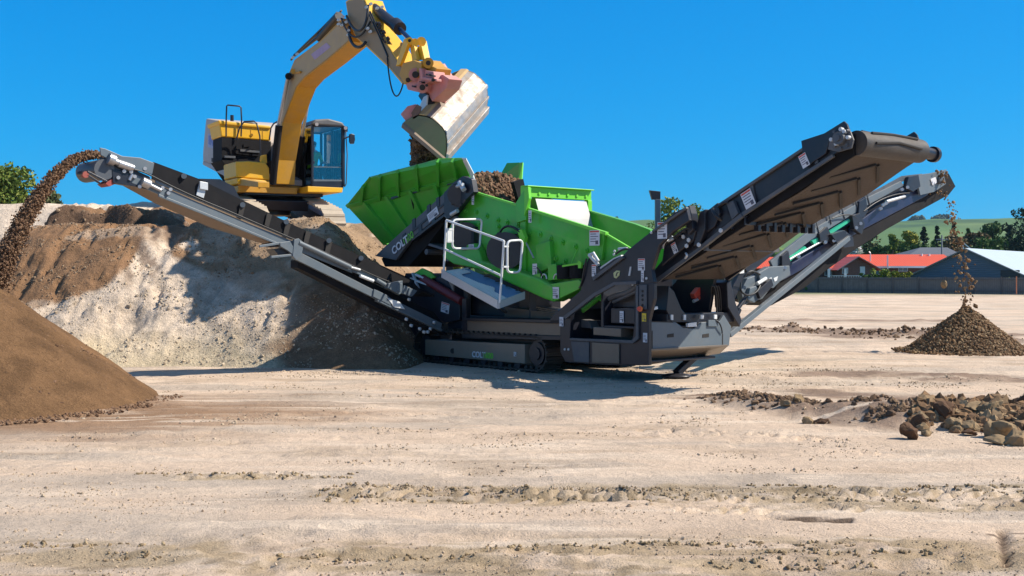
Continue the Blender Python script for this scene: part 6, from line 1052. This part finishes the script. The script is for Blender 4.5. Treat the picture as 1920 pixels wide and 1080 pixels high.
TR = [(1619, 432, 170, 44, 'round', 'olive', 'broad olive green tree left of the narrow lime tree'), (1655, 462, 165, 36, 'hedge', 'green', 'low green bush between olive tree and lime tree'), (1640, 470, 166, 30, 'round', 'green', 'small green tree at the foot of the olive tree'),
 (1673, 442, 168, 20, 'col', 'lime', 'narrow lime green tree behind the red roof'), (1688, 455, 175, 26, 'round', 'green', 'green tree between the lime and the yellow-topped tree'), (1704, 441, 172, 28, 'round', 'yellow', 'yellow-topped tree left of the dark conifers'), (1732, 427, 178, 34, 'cone', 'dark', 'broad dark conifer left of the power pole'), (1757, 424, 182, 20, 'cone', 'dark', 'slim dark conifer right of the broad one'),
 (1788, 418, 186, 16, 'cone', 'dark', 'tallest slim conifer behind the falling stones'), (1788, 448, 168, 40, 'round', 'brown', 'russet tree behind the falling stones'), (1815, 428, 185, 26, 'cone', 'green', 'pointed green tree right of the falling stones'), (1833, 440, 180, 40, 'round', 'brown', 'brownish tree above the shed roof ridge'), (1859, 421, 182, 34, 'round', 'green', 'round mid green tree above the shed roof'),
 (1892, 424, 178, 34, 'cone', 'olive', 'grey-green tree left of the big dark tree'), (1912, 400, 170, 44, 'round', 'dark', 'big dark round tree at the right edge'), (1850, 452, 165, 90, 'hedge', 'green', 'long green hedge line above the shed roof'), (1590, 468, 160, 40, 'hedge', 'lime', 'low lime bush behind the gable of the brick house'), (1601, 460, 155, 18, 'round', 'white', 'small white blossoming tree behind the brick gable'), (1720, 462, 170, 60, 'hedge', 'green', 'green shrubs below the yellow-topped tree'), (1775, 455, 172, 50, 'hedge', 'green', 'green shrubs behind the grey hip roof'),
 (1255, 380, 120, 34, 'round', 'lime', 'yellow-green treetop right of the lamp mast'), (1302, 390, 122, 26, 'round', 'lime', 'yellow-green treetop behind the conveyor fold')]
for px, pt_, d, wp, sh_, lf, lab in TR: tree(px, pt_, 520, d, wp*1.25, sh_, lf, lab, n=3400 if sh_ != 'hedge' else 2400, ls=d*.0015, gz=.5, cb=.12 if sh_ in ('cone', 'hedge') else .2)
tree(18, 322, 400, 62, 84, 'round', 'lgreen', 'leafy green tree above the left end of the pale bank', n=9000, ls=.12, gz=2.0, group='trees behind the pale bank', cb=.1); tree(85, 362, 400, 60, 70, 'round', 'olive', 'lower olive tree right of the leafy one behind the soil stream', n=4500, ls=.11, gz=2.2, group='trees behind the pale bank', cb=.1); tree(-30, 330, 400, 64, 80, 'round', 'lime', 'yellow-green tree cut by the left edge behind the bank', n=4500, ls=.12, gz=2.0, group='trees behind the pale bank', cb=.1)
SH = [(1526, 521, 114, 40, 'green', 'dark green hedge clump in front of the fence under the strut'), (1556, 526, 114, 18, 'olive', 'small spiky olive plant beside the hedge clump'), (1624, 514, 112, 36, 'green', 'dark green bush in front of the fence below the brick gable'), (1655, 508, 116, 50, 'lime', 'yellow-green shrub in the middle of the fence line'), (1690, 510, 116, 40, 'yellow', 'golden shrub right of the yellow-green one'), (1894, 521, 106, 14, 'lime', 'small green creeper on the right part of the fence'), (853, 468, 27.5, 44, 'lime', 'sunlit yellow-green weeds glimpsed behind the walkway')]
for px, pt_, d, wp, lf, lab in SH: tree(px, pt_, 545, d, wp, 'hedge', lf, lab, n=1500, ls=d*.0013 if d > 50 else .05, gz=0, group='shrubs along the fence' if d > 50 else None, cat='shrub', cb=.02, nm='shrub')
# fence
M['fence'] = mat('weathered_fence_boards', (.13, .125, .12), .9, var=.35, nscale=3); M['fpost'] = mat('fence_post', (.11, .10, .095), .9)
FA, FB = V((14, 124.5, 0)), V((60, 91, 0)); fd = (FB-FA).normalized(); FL_ = (FB-FA).length; fn = V((0, 0, 1)).cross(fd)
fe = thing('fence', FA, 'long weathered grey board fence across the far side of the site', 'fence'); b = MB(); k = 0
while k*.155 < FL_: 
    p = FA+fd*k*.155; h = 1.46+.05*float(vn(k*.9, 0, 3)); b.mi = 0; b.ext([p, p+fd*.145, p+fd*.145+V((0, 0, h)), p+V((0, 0, h))], fn*.02); k += 1
b.build('boards', M['fence'], fe)
for k in range(int(FL_/2.4)): p = FA+fd*k*2.4-fn*.06; b = MB(); b.beam(p-V((0, 0, .1)), p+V((0, 0, 1.56)), .1, .1); b.build('fence_post', M['fpost'], fe)
b = MB(); b.beam(FA+V((0, 0, 1.3))-fn*.05, FB+V((0, 0, 1.3))-fn*.05, .08, .04); b.beam(FA+V((0, 0, .3))-fn*.05, FB+V((0, 0, .3))-fn*.05, .08, .04); b.build('rail', M['fpost'], fe)
b = MB(); b.beam(at(1906, 548, 70)*1.0+V((0, 0, -.1)), at(1906, 548, 70)+V((0, 0, .95)), .05, .05); pg = b.build('survey_peg', mat('faded_orange_peg', (.5, .18, .08), .8), loc=at(1906, 560, 70)); tag(pg, 'thin orange survey peg standing in the sand by the right edge', 'peg')
# houses
def brickmat(name, col, mort, sc):
    m = bpy.data.materials.new(name); m.use_nodes = True; t = m.node_tree; p = t.nodes['Principled BSDF']; tc = t.nodes.new('ShaderNodeTexCoord'); br_ = t.nodes.new('ShaderNodeTexBrick'); mp = t.nodes.new('ShaderNodeMapping'); mp.inputs['Rotation'].default_value = (R(90), 0, 0)
    br_.inputs['Color1'].default_value = (*col, 1); br_.inputs['Color2'].default_value = (*[c*.7 for c in col], 1); br_.inputs['Mortar'].default_value = (*mort, 1); br_.inputs['Scale'].default_value = sc; t.links.new(tc.outputs['Object'], mp.inputs[0]); t.links.new(mp.outputs[0], br_.inputs['Vector']); t.links.new(br_.outputs[0], p.inputs['Base Color']); p.inputs['Roughness'].default_value = .85; return m
M['brick'] = brickmat('red_brown_brick', (.19, .075, .055), (.25, .17, .14), 4); 
def ribmat(name, col, sc, rough=.45, ax='X'):
    m = mat(name, col, rough, dust=0, var=.08, nscale=.6); t = m.node_tree; p = t.nodes['Principled BSDF']; tc = t.nodes.new('ShaderNodeTexCoord'); wv = t.nodes.new('ShaderNodeTexWave'); wv.bands_direction = ax; wv.inputs['Scale'].default_value = sc; t.links.new(tc.outputs['Object'], wv.inputs[0]); b_ = t.nodes.new('ShaderNodeBump'); b_.inputs['Strength'].default_value = .5; b_.inputs['Distance'].default_value = .03; t.links.new(wv.outputs['Fac'], b_.inputs['Height']); t.links.new(b_.outputs[0], p.inputs['Normal']); return m
M['rroof'] = ribmat('red_painted_roof', (.62, .085, .03), 1.2, .5); M['clad'] = ribmat('blue_grey_cladding', (.085, .12, .165), 1.5, .6, 'Z'); M['proof'] = ribmat('pale_metal_roof', (.50, .56, .58), 1.2, .4); M['groof'] = ribmat('dark_grey_tile_roof', (.10, .11, .13), 2, .7); M['trim'] = mat('white_trim', (.72, .72, .70), .5); M['gtrim'] = mat('grey_trim', (.22, .22, .22), .6)
HD = 126.0
def Hx(px, d=HD): return (px-CX)/F*d
def Hz(py, d=HD): return CH+(HY-py)/F*d
bh = thing('brick_house', (Hx(1620), HD, 0), 'low brown brick house with a bright red roof behind the fence', 'house')
WF = Frame((0, 0, 0), (1, 0, 0), (0, 1, 0))
b = MB(); b.bx(WF, Hx(1632), Hx(1790), HD, HD+7, 0, Hz(500)); b.bx(WF, Hx(1370), Hx(1566), HD+1, HD+7, 0, Hz(502)); x0, x1, xm = Hx(1566), Hx(1631), Hx(1596)
b.ext([V((x0, HD-2.2, 0)), V((x1, HD-2.2, 0)), V((x1, HD-2.2, Hz(503))), V((xm, HD-2.2, Hz(485))), V((x0, HD-2.2, Hz(503)))], (0, 6, 0)); b.build('wall', M['brick'], bh)
b = MB(); b.plate([V((Hx(1605), HD-.7, Hz(500))), V((Hx(1795), HD-.7, Hz(500))), V((Hx(1792), HD+3.5, Hz(478, HD+3.5))), V((Hx(1600), HD+3.5, Hz(478, HD+3.5)))], .12); b.plate([V((Hx(1605), HD+7.6, Hz(500))), V((Hx(1795), HD+7.6, Hz(500))), V((Hx(1792), HD+3.5, Hz(478, HD+3.5))), V((Hx(1600), HD+3.5, Hz(478, HD+3.5)))], .12)
b.plate([V((Hx(1350), HD+.4, Hz(504))), V((Hx(1590), HD+.4, Hz(504))), V((Hx(1590), HD+4, Hz(484, HD+4))), V((Hx(1360), HD+4, Hz(482, HD+4)))], .12)
zr_ = Hz(482)
for xx_ in (x0-.5, x1+.5): b.plate([V((xx_, HD-2.7, Hz(507))), V((xm, HD-2.7, zr_)), V((xm, HD+3.4, zr_)), V((xx_, HD+3.4, Hz(507)))], .1)
b.build('roof', M['rroof'], bh)
b = MB(); b.beam(V((x0-.55, HD-2.78, Hz(507.5))), V((xm, HD-2.78, zr_)), .06, .16, up=(0, 1, 0)); b.beam(V((xm, HD-2.78, zr_)), V((x1+.55, HD-2.78, Hz(507.5))), .06, .16, up=(0, 1, 0)); b.build('barge_board', M['gtrim'], bh)
b = MB(); b.bx(WF, Hx(1634), Hx(1795), HD-.86, HD-.72, Hz(502.5), Hz(499)); b.bx(WF, Hx(1500), Hx(1562), HD+.2, HD+.34, Hz(506), Hz(503)); b.build('gutter', M['trim'], bh)
def win(px0, px1, py0, py1, d, par, bars=1):
    b = MB(); a0, a1, z0, z1 = Hx(px0, d), Hx(px1, d), Hz(py1, d), Hz(py0, d); t = .07
    b.bx(WF, a0, a1, d-.03, d+.05, z1-t, z1); b.bx(WF, a0, a1, d-.03, d+.05, z0, z0+t); b.bx(WF, a0, a0+t, d-.03, d+.05, z0+t, z1-t); b.bx(WF, a1-t, a1, d-.03, d+.05, z0+t, z1-t)
    for k in range(bars): m_ = a0+(a1-a0)*(k+1)/(bars+1); b.bx(WF, m_-.03, m_+.03, d-.02, d+.04, z0+t, z1-t)
    o = b.build('window', M['trim'], par); b = MB(); b.bx(WF, a0+t, a1-t, d+.0, d+.02, z0+t, z1-t); b.build('pane', M['wglass'], o)
win(1635, 1656, 502, 515, HD-.02, bh, 2); win(1684, 1702, 501, 509, HD-.02, bh, 1); win(1579, 1590, 502, 513, HD-2.22, bh, 0); win(1546, 1560, 503, 517, HD+.98, bh, 1); win(1519, 1524, 507, 522, HD+.9, bh, 0); win(1526, 1536, 505, 522, HD+.9, bh, 1)
b = MB(); b.bx(WF, Hx(1601), Hx(1610), HD-2.26, HD-2.21, 0, Hz(500)); b.build('door', M['trim'], bh)
b = MB()
for px in (1541, 1571): b.bx(WF, Hx(px)-.12, Hx(px)+.12, HD-2.9, HD-2.66, 0, Hz(504))
b.bx(WF, Hx(1634), Hx(1635.5), HD-.1, HD-.02, 0, Hz(502)); b.bx(WF, Hx(1657), Hx(1659), HD-1.2, HD-1.0, 0, Hz(479)); b.build('porch_post', M['trim'], bh)
b = MB()
for z in (Hz(517), Hz(522)): b.beam(V((Hx(1545), HD-3, z)), V((Hx(1596), HD-3, z)), .06, .06)
for k in range(12): b.beam(V((Hx(1545+k*4.5), HD-3, 0)), V((Hx(1545+k*4.5), HD-3, Hz(517))), .04, .04)
b.build('porch_rail', M['trim'], bh)
b = MB(); b.tube([V((Hx(1632, HD+1), HD+1, Hz(490, HD+1))), V((Hx(1632, HD+1), HD+1, Hz(474, HD+1)))], .06, 6); b.tube([V((Hx(1632, HD+1), HD+1, Hz(474, HD+1))), V((Hx(1629, HD+1), HD+1, Hz(472, HD+1)))], .05, 6); b.build('antenna', M['galv'], bh); b = MB()
for px in (1728, 1742): b.tube([V((Hx(px, HD+3), HD+3, Hz(480, HD+3))), V((Hx(px, HD+3), HD+3, Hz(476, HD+3)))], .12, 8)
b.build('roof_vent', M['trim'], bh)
# blue-grey shed with a pale roof
SF = Frame(at(1706, 540, 122).xy.to_3d(), (.80, -.60, 0), (.60, .80, 0)); sh = thing('shed', SF.O, 'blue-grey clad shed with a wide gable and pale metal roof at the right', 'shed')
def gs(px, py): return SF.onW(px, py, 0)
gA, gR, gB = gs(1706, 521), gs(1812, 466), gs(1935, 505)
hw = (gB[0]-0)/2; ap = gs(1812, 466); zE = gs(1706, 517)[1]
b = MB(); b.prWl(SF, [(0, 0), (ap[0]*2, 0), (ap[0]*2, zE), (ap[0], ap[1]-.1), (0, zE)], 0, 24); b.build('wall', M['clad'], sh)
b = MB()
for xe in (-.4, ap[0]*2+.4):
    zz = zE-.4*(ap[1]-zE)/ap[0]; b.plate([SF.W(xe, -.35, zz), SF.W(ap[0], -.35, ap[1]), SF.W(ap[0], 24.4, ap[1]), SF.W(xe, 24.4, zz)], .1)
b.build('roof', M['proof'], sh)
b = MB(); b.beam(SF.W(-.42, -.4, zE-.2), SF.W(ap[0], -.4, ap[1]-.02), .08, .22, up=SF.v); b.beam(SF.W(ap[0], -.4, ap[1]-.02), SF.W(ap[0]*2+.42, -.4, zE-.2), .08, .22, up=SF.v); b.build('barge_board', M['gtrim'], sh)
b = MB(); b.bx(SF, ap[0]*2-2.4, ap[0]*2-.6, -.05, -.01, .4, 2.2); b.build('shutter', M['dark'], sh)
# dark hip-roofed house further back
gh = thing('grey_roof_house', (Hx(1745, 150), 150, 0), 'house with a dark grey hip roof between the red roof and the shed', 'house')
b = MB(); b.bx(WF, Hx(1705, 150), Hx(1800, 150), 150, 158, 0, Hz(480, 150)); b.build('wall', M['trim'], gh)
b = MB(); e_ = [V((Hx(1698, 150), 149.4, Hz(480, 150))), V((Hx(1806, 150), 149.4, Hz(480, 150))), V((Hx(1806, 150), 158.6, Hz(480, 150))), V((Hx(1698, 150), 158.6, Hz(480, 150)))]; r1_, r2_ = V((Hx(1726, 154), 154, Hz(464, 154))), V((Hx(1776, 154), 154, Hz(464, 154)))
b.add(e_+[r1_, r2_], [[0, 1, 5, 4], [1, 2, 5], [2, 3, 4, 5], [3, 0, 4], [3, 2, 1, 0]]); b.build('roof', M['groof'], gh)
for px, d, pt_, lab in ((1766, 140, 441, 'slim grey power pole behind the red roof'),):
    b = MB(); q = V((Hx(px, d), d, 0)); b.tube([q, q+V((0, 0, Hz(pt_, d)))], .13, 8, r2=.09); b.beam(q+V((-.7, 0, Hz(pt_, d)-.5)), q+V((.7, 0, Hz(pt_, d)-.5)), .1, .1); o = b.build('power_pole', M['gtrim'], loc=q); tag(o, lab, 'pole')
b = MB(); b.beam(at(1806, 455, 150), at(1824, 470, 150), .12, .12); b.beam(at(1804, 455, 150), at(1810, 480, 150), .12, .12); o = b.build('stay_pole', M['trim'], loc=at(1806, 480, 150)); tag(o, 'pale leaning pole beside the ridge of the pale roofed shed', 'pole')
# far hills
hx_ = np.linspace(-1500, 1700, 320); hy_ = np.concatenate([np.linspace(700, 1500, 60), np.linspace(1520, 2200, 20)]); X, Y, Fc = grid(hx_, hy_)
tgt = np.interp(X/Y*F+CX, [-600, 600, 1180, 1215, 1300, 1560, 1650, 1750, 1860, 1920, 3000], [430, 424, 417, 414, 420, 430, 420, 413, 413, 411, 405]); pk = CH+(HY-tgt)/F*1500
t = ss(700, 1480, Y); Z = pk*t*(1-.5*ss(1520, 2200, Y))+t*(1-t)*22*(fbm(X*.006, Y*.006, 4, 301)-.5)*2+3*(fbm(X*.02, Y*.02, 3, 311)-.5)*t-1
hl = npmesh('hills', np.stack([X, Y, Z], 1), Fc, M['mound']); c = np.tile(np.array((.11, .19, .055)), (len(X), 1)); c = mixc(c, np.array((.17, .24, .08)), ss(.45, .65, fbm(X*.01, Y*.004, 4, 321))); c = mixc(c, np.array((.05, .10, .04)), ss(.6, .72, fbm(X*.008+7, Y*.008, 4, 331))*.8); setcol(hl, c); tag(hl, kind='structure')
n = 26000; bx_ = rng.uniform(-1500, 1700, n); by_ = 1478+rng.normal(0, 10, n); kp = fbm(bx_*.012, by_*.001, 3, 341) > .47; bx_, by_ = bx_[kp], by_[kp]; tg = np.interp(bx_/by_*F+CX, [-600, 600, 1180, 1215, 1300, 1560, 1650, 1750, 1860, 1920, 3000], [430, 424, 417, 414, 420, 430, 420, 413, 413, 411, 405]); zz = CH+(HY-tg)/F*1500+rng.uniform(-3, 4.5, len(bx_))
v, f = lumps(np.stack([bx_, by_, zz], 1), rng.uniform(1, 3, len(bx_))); o = npmesh('ridge_woodland', v, f, LM['dark'], smooth=False); tag(o, 'dark line of woodland along the crest of the green hill', 'woodland', kind='stuff')
n = 15000; bx_ = rng.uniform(-500, 900, n); by_ = rng.uniform(230, 700, n); kp = fbm(bx_*.01, by_*.02, 3, 351) > .42; bx_, by_ = bx_[kp], by_[kp]
v, f = lumps(np.stack([bx_, by_, rng.uniform(.5, 5, len(bx_))+by_*.006], 1), rng.uniform(1, 2.8, len(bx_))); o = npmesh('valley_woodland', v, f, LM['green'], smooth=False); tag(o, 'belt of distant trees at the foot of the green hill', 'woodland', kind='stuff')
# ---------------------------------------------------------------- the air
hz = MB(); hz.ext([V((-2400, -80, -4)), V((2400, -80, -4)), V((2400, 2400, -4)), V((-2400, 2400, -4))], (0, 0, 100)); hm = bpy.data.materials.new('haze_air'); hm.use_nodes = True; t = hm.node_tree; t.nodes.clear(); pv = t.nodes.new('ShaderNodeVolumePrincipled'); pv.inputs['Color'].default_value = (.55, .80, 1, 1); pv.inputs['Density'].default_value = .00009; pv.inputs['Anisotropy'].default_value = .3; ho_ = t.nodes.new('ShaderNodeOutputMaterial'); t.links.new(pv.outputs[0], ho_.inputs['Volume'])
hz = hz.build('haze', hm); tag(hz, 'thin summer air paling the distant green hills', 'haze', kind='stuff')
